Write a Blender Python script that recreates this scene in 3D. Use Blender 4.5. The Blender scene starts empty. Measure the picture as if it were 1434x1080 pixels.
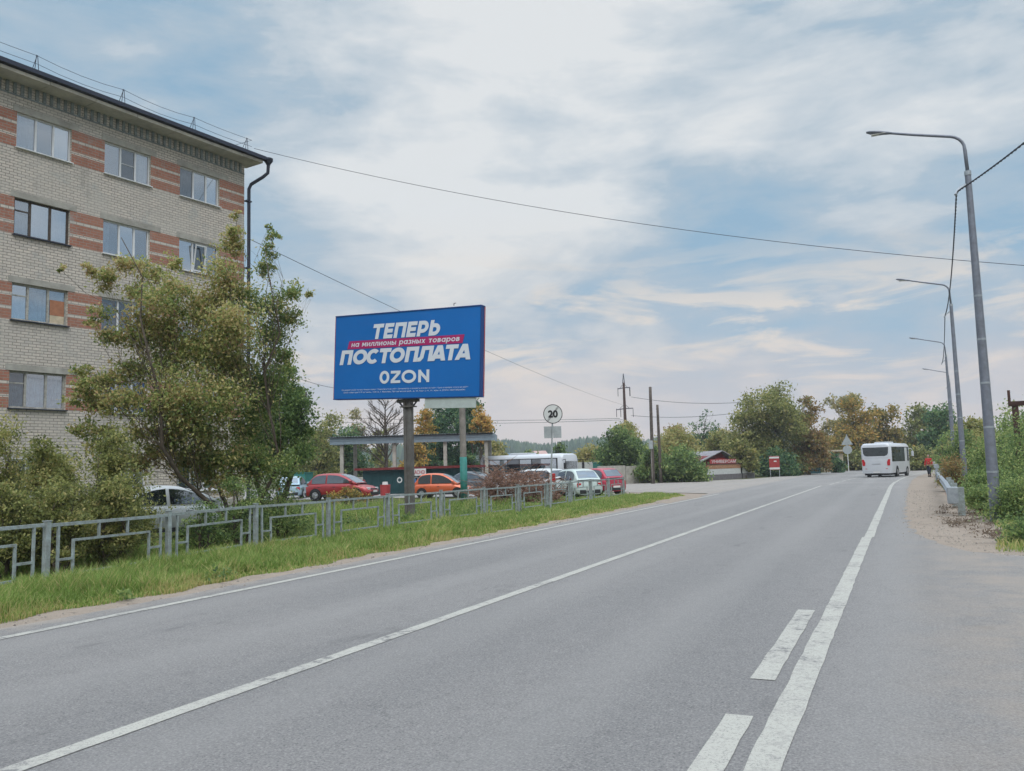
import bpy, bmesh, math, random
import numpy as np
from math import sin, cos, tan, atan, atan2, radians, degrees, pi, hypot, sqrt
from mathutils import Vector, Matrix

SC = bpy.context.scene
COL = SC.collection
# ------------------------------------------------------------------ camera
F, CX, CY = 1180.0, 717.0, 540.0
PITCH, ROLL, YAW = atan(115.3 / F), atan(.028), radians(24.6865)
EYE = 1.65
def _basis():
    c, s = cos(ROLL), sin(ROLL)
    r = np.array([1, 0, 0.]); u = np.array([0, -sin(PITCH), cos(PITCH)]); f = np.array([0, cos(PITCH), sin(PITCH)])
    r2, u2 = c * r - s * u, s * r + c * u
    R = np.array([[cos(YAW), -sin(YAW), 0], [sin(YAW), cos(YAW), 0], [0, 0, 1]])
    return R @ r2, R @ u2, R @ f
CR, CU, CF = _basis()
cd = bpy.data.cameras.new('camera'); cam = bpy.data.objects.new('camera', cd); COL.objects.link(cam)
cd.sensor_width = 36; cd.lens = 36 * F / 1434; cd.clip_end = 5000; cd.clip_start = .05
cam.matrix_world = Matrix(((CR[0], CU[0], -CF[0], 0), (CR[1], CU[1], -CF[1], 0), (CR[2], CU[2], -CF[2], EYE), (0, 0, 0, 1)))
SC.camera = cam
SC.view_settings.view_transform = 'Standard'; SC.view_settings.look = 'None'
SC.view_settings.exposure = 0.35; SC.view_settings.gamma = 1

def at(px, py, dist):
    "the place seen in a direction, at a given horizontal distance from the viewpoint"
    d = CF + (px - CX) / F * CR - (py - CY) / F * CU
    t = dist / hypot(d[0], d[1])
    return Vector((d[0] * t, d[1] * t, EYE + d[2] * t))
def gat(px, dist, z=0.0):
    p = at(px, 650, dist); p.z = z; return p
def azi(px):
    d = CF + (px - CX) / F * CR - (655 - CY) / F * CU
    return atan2(d[1], d[0])

# ------------------------------------------------------------------ world and sun
SUN_EL, SUN_AZ = radians(52), radians(150)      # azimuth clockwise from +Y
w = bpy.data.worlds.new('World'); SC.world = w; w.use_nodes = True
nt = w.node_tree; N = nt.nodes; L = nt.links; N.clear()
def nd(t, **kw):
    n = N.new(t)
    for k, v in kw.items(): setattr(n, k, v)
    return n
def mth(op, a, b=None, c=None, clamp=False):
    n = N.new('ShaderNodeMath'); n.operation = op; n.use_clamp = clamp
    for i, v in enumerate((a, b, c)):
        if v is None: continue
        if isinstance(v, (int, float)): n.inputs[i].default_value = v
        else: L.new(v, n.inputs[i])
    return n.outputs[0]
def mixc(f, a, b):
    n = N.new('ShaderNodeMix'); n.data_type = 'RGBA'; n.clamp_factor = True
    for s, v in ((n.inputs[0], f), (n.inputs[6], a), (n.inputs[7], b)):
        if isinstance(v, (int, float)): s.default_value = v
        elif isinstance(v, tuple): s.default_value = (*v, 1)
        else: L.new(v, s)
    return n.outputs[2]
tc = nd('ShaderNodeTexCoord'); sep = nd('ShaderNodeSeparateXYZ'); L.new(tc.outputs['Generated'], sep.inputs[0])
X, Y, Z = sep.outputs
zc = mth('MAXIMUM', Z, 0.0)
den = mth('ADD', zc, 0.13)
comb = nd('ShaderNodeCombineXYZ'); L.new(mth('DIVIDE', X, den), comb.inputs[0]); L.new(mth('DIVIDE', Y, den), comb.inputs[1])
def noise(scale, detail, rough, loc=(0, 0, 0), dist=0.0, rotz=0.0, sc=(1, 1, 1)):
    mp = nd('ShaderNodeMapping'); L.new(comb.outputs[0], mp.inputs[0]); mp.inputs['Location'].default_value = loc
    mp.inputs['Scale'].default_value = sc; mp.inputs['Rotation'].default_value = (0, 0, rotz)
    n = nd('ShaderNodeTexNoise'); L.new(mp.outputs[0], n.inputs['Vector'])
    n.inputs['Scale'].default_value = scale; n.inputs['Detail'].default_value = detail
    n.inputs['Roughness'].default_value = rough; n.inputs['Distortion'].default_value = dist
    return n.outputs['Fac']
def lobe(px, py, k):          # a broad bright or dark region of the cloud deck round one direction
    d = (CF + (px - CX) / F * CR - (py - CY) / F * CU); d = d / np.linalg.norm(d)
    v = nd('ShaderNodeVectorMath', operation='DOT_PRODUCT'); L.new(tc.outputs['Generated'], v.inputs[0]); v.inputs[1].default_value = tuple(d)
    return mth('POWER', mth('MAXIMUM', v.outputs['Value'], 0.0), k)
sky = nd('ShaderNodeTexSky', sky_type='NISHITA', sun_disc=False, sun_elevation=SUN_EL, sun_rotation=SUN_AZ)
sky.air_density = 1.0; sky.dust_density = 1.5; sky.ozone_density = 1.5
def dnoise(scale, detail, rough, loc, dist, sc):
    mp = nd('ShaderNodeMapping'); L.new(tc.outputs['Generated'], mp.inputs[0]); mp.inputs['Location'].default_value = loc; mp.inputs['Scale'].default_value = sc
    n = nd('ShaderNodeTexNoise'); L.new(mp.outputs[0], n.inputs['Vector']); n.inputs['Scale'].default_value = scale; n.inputs['Detail'].default_value = detail
    n.inputs['Roughness'].default_value = rough; n.inputs['Distortion'].default_value = dist; return n.outputs['Fac']
n1 = dnoise(3.0, 10, .56, (3.1, 1.7, .4), .4, (1, 1, 2.6))
n2 = dnoise(8.0, 9, .60, (.2, 5.0, 1), .3, (1, 1, 3.2))
n3 = noise(.45, 4, .5, (7.4, -2.2, 0), .2)
# bright patch up in the middle, bluer thin places at the upper left and low in the middle
cover = mth('ADD', mth('MULTIPLY', n1, 1.6), mth('MULTIPLY', n2, .85))
cover = mth('SUBTRACT', cover, .42)
cover = mth('ADD', cover, mth('MULTIPLY', lobe(680, 40, 12), .30))
cover = mth('SUBTRACT', cover, mth('MULTIPLY', lobe(200, 150, 40), .40))
cover = mth('SUBTRACT', cover, mth('MULTIPLY', lobe(1020, 370, 70), .34))
cover = mth('SUBTRACT', cover, mth('MULTIPLY', lobe(1420, 400, 90), .25))
def ramp(x, lo, hi): return mth('DIVIDE', mth('SUBTRACT', x, lo), hi - lo, clamp=True)
veil = ramp(cover, .46, .80)
lit = ramp(cover, .74, 1.14)
blue = mixc(.82, sky.outputs[0], (3.7, 6.0, 8.0))
blue = mixc(ramp(zc, .5, .95), blue, (9, 10.5, 12.5))
grey = mixc(ramp(zc, 0.0, .28), (6.0, 6.4, 7.1), (5.6, 6.7, 7.7))
c1 = mixc(mth('MULTIPLY', veil, .88), blue, grey)
white = mixc(ramp(zc, .02, .30), (10.6, 9.4, 8.2), (9.5, 9.75, 9.9))
c2 = mixc(mth('MULTIPLY', lit, .92), c1, white)
# thin bright streaks low over the horizon
st = dnoise(5.5, 9, .6, (2.0, 4.4, .2), .5, (1, 1, 5.0))
band = mth('MULTIPLY', ramp(st, .49, .60), mth('MULTIPLY', ramp(zc, .26, .17), ramp(zc, .0, .05)))
c3 = mixc(mth('MULTIPLY', band, .85), c2, (9.9, 8.9, 7.9))
hz = mixc(mth('MULTIPLY', ramp(zc, .15, .0), .9), c3, (9.2, 7.5, 6.9))
# the overcast deck overhead and behind the viewer is brighter than near the horizon
gain = mth('ADD', 1.0, mth('MULTIPLY', ramp(zc, .52, .95), 3.0))
vm = nd('ShaderNodeVectorMath', operation='SCALE'); L.new(hz, vm.inputs[0]); L.new(gain, vm.inputs['Scale'])
low = mixc(ramp(Z, -.02, -.06), vm.outputs[0], (2.5, 2.5, 2.5))
bg = nd('ShaderNodeBackground'); L.new(low, bg.inputs[0]); bg.inputs[1].default_value = .064
out = nd('ShaderNodeOutputWorld'); L.new(bg.outputs[0], out.inputs[0])
w.cycles.sampling_method = 'MANUAL'; w.cycles.sample_map_resolution = 512

sd = bpy.data.lights.new('sun', 'SUN'); sd.energy = 1.5; sd.angle = radians(40); sd.color = (1, .95, .88)
so = bpy.data.objects.new('sun', sd); COL.objects.link(so)
so.rotation_euler = (pi / 2 - SUN_EL, 0, pi - SUN_AZ)

# ------------------------------------------------------------------ materials
def mat(name, col, rough=.6, metal=0., var=.0, scale=4., bump=0., bscale=30., spec=.3, col2=None, detail=6):
    m = bpy.data.materials.new(name); m.use_nodes = True; t = m.node_tree; b = t.nodes['Principled BSDF']
    b.inputs['Roughness'].default_value = rough; b.inputs['Metallic'].default_value = metal
    b.inputs['Specular IOR Level'].default_value = spec
    b.inputs['Base Color'].default_value = (*col, 1)
    if var or col2 or bump:
        c = t.nodes.new('ShaderNodeTexCoord')
    if var or col2:
        n = t.nodes.new('ShaderNodeTexNoise'); n.inputs['Scale'].default_value = scale; n.inputs['Detail'].default_value = detail
        n.inputs['Roughness'].default_value = .65
        t.links.new(c.outputs['Object'], n.inputs['Vector'])
        r = t.nodes.new('ShaderNodeValToRGB'); t.links.new(n.outputs['Fac'], r.inputs[0]); t.links.new(r.outputs[0], b.inputs['Base Color'])
        a = col2 or tuple(x * (1 - var) for x in col); e = col if col2 else tuple(min(1, x * (1 + var)) for x in col)
        r.color_ramp.elements[0].position = .33; r.color_ramp.elements[0].color = (*a, 1)
        r.color_ramp.elements[1].position = .67; r.color_ramp.elements[1].color = (*e, 1)
    if bump:
        n = t.nodes.new('ShaderNodeTexNoise'); n.inputs['Scale'].default_value = bscale; n.inputs['Detail'].default_value = 4
        t.links.new(c.outputs['Object'], n.inputs['Vector'])
        bp = t.nodes.new('ShaderNodeBump'); bp.inputs['Strength'].default_value = bump; bp.inputs['Distance'].default_value = .01
        t.links.new(n.outputs['Fac'], bp.inputs['Height']); t.links.new(bp.outputs[0], b.inputs['Normal'])
    return m

class NT:   # tiny node helper for a material
    def __init__(s, name):
        s.m = bpy.data.materials.new(name); s.m.use_nodes = True; s.t = s.m.node_tree; s.b = s.t.nodes['Principled BSDF']
        s.tc = s.t.nodes.new('ShaderNodeTexCoord'); s.co = s.tc.outputs['Object']
    def lk(s, a, b): s.t.links.new(a, b)
    def n(s, t, **k):
        x = s.t.nodes.new(t)
        for a, b in k.items(): setattr(x, a, b)
        return x
    def put(s, sock, v):
        if v is None: return
        if isinstance(v, (int, float)): sock.default_value = v
        elif isinstance(v, tuple): sock.default_value = (*v, 1) if len(v) == 3 and sock.type == 'RGBA' else v
        else: s.lk(v, sock)
    def math(s, op, a, b=None, clamp=False):
        x = s.n('ShaderNodeMath', operation=op, use_clamp=clamp); s.put(x.inputs[0], a); s.put(x.inputs[1], b); return x.outputs[0]
    def mix(s, f, a, b, blend='MIX'):
        x = s.n('ShaderNodeMix', data_type='RGBA', blend_type=blend); s.put(x.inputs[0], f); s.put(x.inputs[6], a); s.put(x.inputs[7], b); return x.outputs[2]
    def noise(s, sc, det=5, ro=.6, scale=(1, 1, 1), co=None):
        mp = s.n('ShaderNodeMapping'); s.lk(co or s.co, mp.inputs[0]); mp.inputs['Scale'].default_value = scale
        x = s.n('ShaderNodeTexNoise'); s.lk(mp.outputs[0], x.inputs['Vector']); x.inputs['Scale'].default_value = sc
        x.inputs['Detail'].default_value = det; x.inputs['Roughness'].default_value = ro; return x.outputs['Fac']
    def step(s, x, lo, hi): return s.math('DIVIDE', s.math('SUBTRACT', x, lo), hi - lo, clamp=True)
    def bump(s, h, st=.4, d=.01):
        b = s.n('ShaderNodeBump'); b.inputs['Strength'].default_value = st; b.inputs['Distance'].default_value = d
        s.lk(h, b.inputs['Height']); s.lk(b.outputs[0], s.b.inputs['Normal'])
    def fin(s, col, rough=.8, spec=.2):
        s.put(s.b.inputs['Base Color'], col); s.put(s.b.inputs['Roughness'], rough); s.b.inputs['Specular IOR Level'].default_value = spec; return s.m

def asphalt():
    a = NT('asphalt')
    base = a.mix(a.noise(.12, 4, .6), (.166, .159, .158), (.204, .195, .190))
    base = a.mix(a.math('MULTIPLY', a.step(a.noise(.5, 5, .6, (1, .12, 1)), .46, .60), .6), base, (.150, .146, .146))
    base = a.mix(a.math('MULTIPLY', a.step(a.noise(3.0, 6, .75), .50, .66), .35), base, (.125, .12, .12))
    base = a.mix(a.math('MULTIPLY', a.step(a.noise(14, 5, .8), .52, .66), .40), base, (.235, .225, .215))
    sp = a.noise(60, 4, .85)
    base = a.mix(a.math('MULTIPLY', a.step(sp, .52, .62), .55), base, (.34, .325, .31))
    base = a.mix(a.math('MULTIPLY', a.step(sp, .46, .36), .7), base, (.055, .055, .058))
    sx = a.n('ShaderNodeSeparateXYZ'); a.lk(a.co, sx.inputs[0])
    tr = a.math('SINE', a.math('MULTIPLY', a.math('ADD', sx.outputs[0], .75), 3.14))
    base = a.mix(a.math('MULTIPLY', a.step(a.math('ADD', tr, a.math('MULTIPLY', a.noise(.6, 4, .6, (1, .15, 1)), .8)), .6, 1.5), .30), base, (.25, .24, .232))
    # stains and drips down the lane middles
    stn = a.math('MULTIPLY', a.step(a.noise(1.7, 5, .7, (1, .35, 1)), .60, .70), a.step(tr, .2, -.8))
    base = a.mix(a.math('MULTIPLY', stn, .6), base, (.10, .097, .097))
    def cracks(sc, th, gate, seed):
        v = a.n('ShaderNodeTexVoronoi', feature='DISTANCE_TO_EDGE'); mp = a.n('ShaderNodeMapping'); a.lk(a.co, mp.inputs[0]); mp.inputs['Scale'].default_value = sc; mp.inputs['Location'].default_value = (seed, seed * 2.3, 0)
        nn = a.n('ShaderNodeTexNoise'); nn.inputs['Scale'].default_value = 2.2; nn.inputs['Detail'].default_value = 8; nn.inputs['Roughness'].default_value = .7; a.lk(a.co, nn.inputs['Vector'])
        ad = a.n('ShaderNodeMix', data_type='VECTOR'); ad.inputs[0].default_value = .16; a.lk(mp.outputs[0], ad.inputs[4]); a.lk(nn.outputs['Color'], ad.inputs[5]); a.lk(ad.outputs[1], v.inputs['Vector'])
        return a.math('MULTIPLY', a.step(v.outputs['Distance'], th, th * .3), a.step(a.noise(.30, 3, .5, (1, .5, 1)), gate, gate + .06))
    base = a.mix(a.math('MULTIPLY', cracks((.55, .14, 1), .0045, .52, 1.3), .6), base, (.06, .06, .062))
    base = a.mix(a.math('MULTIPLY', cracks((1.9, 1.3, 1), .010, .60, 4.1), .5), base, (.07, .07, .072))
    du = a.math('MULTIPLY', a.step(sx.outputs[0], -.3, 1.0), a.step(a.noise(.9, 7, .72), .36, .62))
    base = a.mix(a.math('MULTIPLY', du, .62), base, (.30, .25, .205))
    du3 = a.math('MULTIPLY', a.step(sx.outputs[0], -8.9, -9.4), a.step(a.noise(2.2, 6, .7), .35, .6))
    base = a.mix(a.math('MULTIPLY', du3, .8), base, (.31, .265, .225))
    du2 = a.math('MULTIPLY', a.step(sx.outputs[1], 40, 60), a.step(a.noise(.15, 4, .6), .3, .6))
    base = a.mix(a.math('MULTIPLY', du2, .35), base, (.28, .265, .25))
    a.bump(a.noise(70, 4, .85), .8, .008)
    return a.fin(base, .88, .2)
def paint():
    a = NT('road_paint')
    sp = a.noise(60, 4, .85)
    wear = a.math('ADD', a.math('MULTIPLY', a.noise(11, 6, .75), .55), a.math('MULTIPLY', a.noise(1.3, 4, .6), .45))
    col = a.mix(a.step(wear, .49, .58), (.37, .36, .325), (.29, .28, .26))
    col = a.mix(a.math('MULTIPLY', a.step(sp, .47, .40), .75), col, (.17, .165, .165))
    col = a.mix(a.step(wear, .575, .60), col, (.17, .165, .162))
    a.bump(a.noise(70, 4, .85), .6, .006)
    return a.fin(col, .85, .2)
def soil():
    a = NT('bare_dirt')
    c = a.mix(a.noise(1.2, 6, .65), (.30, .245, .20), (.20, .165, .135))
    c = a.mix(a.math('MULTIPLY', a.step(a.noise(40, 4, .7), .52, .68), .6), c, (.38, .34, .30))
    c = a.mix(a.math('MULTIPLY', a.step(a.noise(2.1, 5, .7, (.5, 2, 1)), .55, .66), .6), c, (.11, .085, .07))
    a.bump(a.noise(25, 5, .7), .6, .02)
    return a.fin(c, .95, .1)
def ground_mat():
    a = NT('earth_with_turf')
    c = a.mix(a.noise(.6, 6, .65), (.055, .075, .025), (.10, .095, .045))
    c = a.mix(a.step(a.noise(.25, 4, .6), .60, .70), c, (.16, .13, .09))
    a.bump(a.noise(9, 5, .7), .7, .05)
    return a.fin(c, .95, .05)
def lot_mat():
    a = NT('lot_asphalt')
    c = a.mix(a.noise(.3, 6, .65), (.27, .255, .24), (.20, .195, .195))
    c = a.mix(a.math('MULTIPLY', a.step(a.noise(1.1, 5, .6), .55, .65), .5), c, (.33, .29, .25))
    return a.fin(c, .9, .1)
def brick(name, cols, mortar, grime):
    a = NT(name)
    mp = a.n('ShaderNodeMapping'); sx = a.n('ShaderNodeSeparateXYZ'); a.lk(a.co, sx.inputs[0])
    cb = a.n('ShaderNodeCombineXYZ'); a.lk(a.math('ADD', sx.outputs[0], sx.outputs[1]), cb.inputs[0]); a.lk(sx.outputs[2], cb.inputs[1])
    br = a.n('ShaderNodeTexBrick'); a.lk(cb.outputs[0], br.inputs['Vector'])
    br.inputs['Scale'].default_value = 1; br.inputs['Brick Width'].default_value = .245; br.inputs['Row Height'].default_value = .0935
    br.inputs['Mortar Size'].default_value = .012; br.inputs['Mortar Smooth'].default_value = .3; br.inputs['Bias'].default_value = 0
    br.inputs['Color1'].default_value = (*cols[0], 1); br.inputs['Color2'].default_value = (*cols[1], 1); br.inputs['Mortar'].default_value = (*mortar, 1)
    c = a.mix(a.math('MULTIPLY', a.step(a.noise(.5, 6, .65), .42, .66), .55), br.outputs['Color'], grime)
    c = a.mix(a.math('MULTIPLY', a.step(a.noise(6, 5, .7), .5, .7), .35), c, tuple(x * .6 for x in grime))
    c = a.mix(a.math('MULTIPLY', a.step(a.noise(1.1, 6, .7, (2.2, 2.2, .35)), .56, .68), .5), c, tuple(x * .62 for x in grime))
    c = a.mix(a.math('MULTIPLY', a.step(a.noise(.8, 6, .7), .56, .66), .5), c, (.31, .33, .325))
    c = a.mix(a.math('MULTIPLY', a.step(a.noise(55, 2, .5), .62, .72), .5), c, (.12, .11, .10))
    a.bump(a.math('ADD', a.math('MULTIPLY', br.outputs['Fac'], -1), a.noise(40, 3, .6)), .5, .01)
    return a.fin(c, .9, .1)

M = dict(
 asphalt=asphalt(), paint=paint(), soil=soil(), ground=ground_mat(), lot=lot_mat(),
 brick=brick('silicate_brick', ((.60, .535, .465), (.50, .45, .40)), (.22, .20, .18), (.45, .425, .385)),
 redbrick=brick('red_brick', ((.38, .165, .115), (.31, .135, .095)), (.30, .25, .21), (.34, .18, .13)),
 concrete=mat('concrete', (.33, .315, .28), .9, var=.25, scale=2, bump=.3, bscale=30),
 soffit=mat('soffit_concrete', (.46, .43, .37), .9, var=.25, scale=1.2),
 cornice=mat('grey_brick_cornice', (.22, .245, .25), .9, var=.35, scale=5),
 roof=mat('roof_felt', (.06, .06, .07), .8, var=.3),
 darkmetal=mat('dark_metal', (.035, .04, .06), .5, .3),
 pvc=mat('white_pvc', (.62, .63, .64), .4, var=.08, scale=2),
 oldwood=mat('old_brown_wood', (.075, .06, .05), .8, var=.4, scale=9),
 greywood=mat('old_grey_wood', (.33, .32, .29), .8, var=.35, scale=9),
 curtain=mat('curtain', (.20, .24, .29), .9, var=.3, scale=3), curtain2=mat('blue_curtain', (.16, .27, .36), .9, var=.5, scale=4),
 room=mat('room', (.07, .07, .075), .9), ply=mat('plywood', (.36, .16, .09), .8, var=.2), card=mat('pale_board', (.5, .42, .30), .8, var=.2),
 galv=mat('galvanised_steel', (.31, .34, .37), .5, .35, var=.18, scale=6, bump=.1),
 fence=mat('grey_fence_paint', (.33, .39, .40), .55, .1, scale=11, bump=.25, col2=(.19, .20, .19), detail=9),
 lamp=mat('lamp_paint', (.20, .22, .265), .5, .2, scale=7, col2=(.14, .15, .18), detail=9, bump=.1),
 lampglass=mat('lamp_glass', (.5, .5, .48), .3),
 blue=mat('poster_blue', (.002, .125, .42), .45, var=.06, scale=.4, spec=.35), bluedark=mat('box_blue', (.006, .05, .20), .5),
 magenta=mat('poster_magenta', (.36, .018, .12), .5), poster=mat('poster_white', (.60, .64, .70), .5), cream=mat('cream_plate', (.42, .48, .47), .5, var=.08),
 redtrim=mat('red_trim', (.35, .04, .05), .5),
 wood=mat('weathered_pole_wood', (.085, .07, .06), .9, var=.4, scale=6, bump=.4), concpole=mat('pole_concrete', (.22, .20, .18), .9, var=.25, scale=3),
 teal=mat('teal_paint', (.03, .17, .15), .6, var=.2), tealdark=mat('dark_teal_panel', (.008, .045, .05), .6, var=.2, scale=1.5), 
 sheetblue=mat('blue_grey_sheet', (.20, .255, .30), .5, .1, var=.12), rust=mat('rust', (.065, .035, .03), .85, var=.4, scale=4), darkred=mat('dark_red_roof', (.14, .02, .02), .7, var=.3),
 signwhite=mat('sign_white', (.56, .57, .56), .45, var=.06), black=mat('black', (.015, .015, .017), .6), signback=mat('sign_back', (.32, .35, .36), .5, .1, var=.15),
 signgrey=mat('sign_stripe', (.16, .16, .17), .5),
 rubber=mat('rubber', (.018, .018, .02), .85), rim=mat('rim', (.35, .36, .38), .35, .7), plastic=mat('dark_plastic', (.03, .03, .033), .6),
 tail=mat('red_lens', (.42, .01, .015), .2, spec=.6), head=mat('clear_lens', (.55, .57, .58), .15, spec=.8), plate=mat('number_plate', (.6, .6, .58), .5),
 skin=mat('skin', (.45, .26, .18), .6), hair=mat('hair', (.16, .14, .12), .9), jacketred=mat('red_jacket', (.50, .02, .025), .8, var=.15), trousers=mat('dark_trousers', (.02, .025, .045), .9, var=.2), 
 shirtblue=mat('blue_shirt', (.05, .17, .42), .8, var=.15), shirtwhite=mat('pale_shirt', (.4, .42, .46), .8), shoe=mat('shoe', (.02, .02, .02), .7), bag=mat('white_bag', (.6, .6, .58), .7),
 bark=mat('bark', (.085, .068, .052), .95, var=.45, scale=8, bump=.5), barkg=mat('grey_bark', (.13, .115, .095), .95, var=.4, scale=8),
 slate=mat('grey_slate_roof', (.21, .20, .215), .9, var=.25, scale=1), tan=mat('tan_wall', (.42, .36, .27), .9, var=.15), orangebrick=mat('orange_brick', (.30, .16, .09), .9, var=.3, scale=6),
 whitewall=mat('white_wall', (.45, .46, .45), .9, var=.1), greywall=mat('grey_wall', (.14, .13, .135), .9, var=.2), boardred=mat('red_board', (.30, .035, .035), .6, var=.1),
 bluehouse=mat('blue_roof', (.10, .20, .32), .8), pinkhouse=mat('pink_wall', (.42, .27, .24), .9), greenhouse=mat('green_fence', (.05, .12, .09), .8),
 tank=mat('tank_grey', (.11, .12, .135), .5, .3), wire=mat('wire', (.03, .035, .05), .6), seat=mat('bus_seats', (.05, .05, .07), .9),
 deadstick=mat('dry_sticks', (.19, .11, .08), .9, var=.5, scale=5),
)
def carpaint(name, c, metal=.25):
    m = mat(name, c, .38, metal, var=.04, scale=1.5, spec=.5)
    m.node_tree.nodes['Principled BSDF'].inputs['Coat Weight'].default_value = .5
    m.node_tree.nodes['Principled BSDF'].inputs['Coat Roughness'].default_value = .12
    return m
def glassmat(name, tint, refl, trans=.0):
    m = bpy.data.materials.new(name); m.use_nodes = True; t = m.node_tree; t.nodes.clear()
    g = t.nodes.new('ShaderNodeBsdfGlossy'); g.inputs['Roughness'].default_value = .04; g.inputs['Color'].default_value = (.85, .92, 1, 1)
    d = t.nodes.new('ShaderNodeBsdfDiffuse'); d.inputs['Color'].default_value = (*tint, 1)
    tr = t.nodes.new('ShaderNodeBsdfTransparent')
    m1 = t.nodes.new('ShaderNodeMixShader'); m1.inputs[0].default_value = trans; t.links.new(d.outputs[0], m1.inputs[1]); t.links.new(tr.outputs[0], m1.inputs[2])
    m2 = t.nodes.new('ShaderNodeMixShader'); m2.inputs[0].default_value = refl; t.links.new(m1.outputs[0], m2.inputs[1]); t.links.new(g.outputs[0], m2.inputs[2])
    o = t.nodes.new('ShaderNodeOutputMaterial'); t.links.new(m2.outputs[0], o.inputs[0]); return m
M['glass'] = glassmat('window_glass', (.02, .04, .06), .42, .62)
M['glass2'] = glassmat('window_glass_sky', (.03, .05, .07), .58, .5)
M['glass3'] = glassmat('window_glass_dark', (.015, .025, .035), .20, .35)
M['carglass'] = glassmat('car_glass', (.012, .016, .02), .22, 0)
M['carglasslight'] = glassmat('windscreen_glass', (.10, .13, .15), .5, 0)
M['busglass'] = glassmat('bus_glass', (.02, .025, .03), .12, .35)

def leafmat(name, cols):
    m = bpy.data.materials.new(name); m.use_nodes = True; t = m.node_tree; b = t.nodes['Principled BSDF']
    a = t.nodes.new('ShaderNodeAttribute'); a.attribute_name = 'tint'
    r = t.nodes.new('ShaderNodeValToRGB'); t.links.new(a.outputs['Fac'], r.inputs[0])
    e = r.color_ramp.elements
    while len(e) < len(cols): e.new(.5)
    for i, c in enumerate(cols): e[i].position = i / (len(cols) - 1); e[i].color = (*c, 1)
    t.links.new(r.outputs[0], b.inputs['Base Color']); b.inputs['Roughness'].default_value = .6; b.inputs['Specular IOR Level'].default_value = .25
    tl = t.nodes.new('ShaderNodeBsdfTranslucent'); t.links.new(r.outputs[0], tl.inputs[0])
    mx = t.nodes.new('ShaderNodeMixShader'); mx.inputs[0].default_value = .48
    o = t.nodes['Material Output']; t.links.new(b.outputs[0], mx.inputs[1]); t.links.new(tl.outputs[0], mx.inputs[2]); t.links.new(mx.outputs[0], o.inputs[0])
    return m
LM = dict(
 maple=leafmat('maple_leaves', [(.125, .19, .06), (.24, .295, .09), (.39, .39, .14), (.52, .43, .20), (.38, .26, .12)]),
 green=leafmat('green_leaves', [(0.063, 0.107, 0.048), (0.128, 0.201, 0.073), (0.219, 0.308, 0.098), (0.359, 0.404, 0.145)]),
 dark=leafmat('dark_leaves', [(0.036, 0.081, 0.050), (0.066, 0.140, 0.072), (0.117, 0.216, 0.090), (0.213, 0.281, 0.102)]),
 olive=leafmat('olive_leaves', [(0.108, 0.127, 0.046), (0.204, 0.232, 0.074), (0.338, 0.334, 0.115), (0.458, 0.384, 0.164)]),
 yellow=leafmat('yellow_leaves', [(0.143, 0.149, 0.044), (0.321, 0.261, 0.072), (0.536, 0.354, 0.099), (0.589, 0.299, 0.089)]),
 rusty=leafmat('rusty_leaves', [(0.146, 0.116, 0.053), (0.271, 0.197, 0.077), (0.375, 0.234, 0.098), (0.209, 0.258, 0.087)]),
 grass=leafmat('grass_blades', [(0.117, 0.176, 0.038), (0.184, 0.287, 0.061), (0.283, 0.383, 0.104), (0.500, 0.431, 0.192)]),
 pale=leafmat('pale_leaves', [(0.170, 0.166, 0.086), (0.302, 0.293, 0.148), (0.415, 0.371, 0.192), (0.452, 0.332, 0.174)]),
 dead=leafmat('dead_leaves', [(0.145, 0.080, 0.058), (0.246, 0.138, 0.102), (0.348, 0.203, 0.145), (0.435, 0.290, 0.217)]),
 litter=leafmat('litter_leaves', [(.14, .10, .075), (.20, .15, .11), (.27, .22, .16)]),
 pine=leafmat('far_pines', [(0.088, 0.146, 0.104), (0.133, 0.208, 0.133), (0.178, 0.251, 0.146)]),
)

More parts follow.
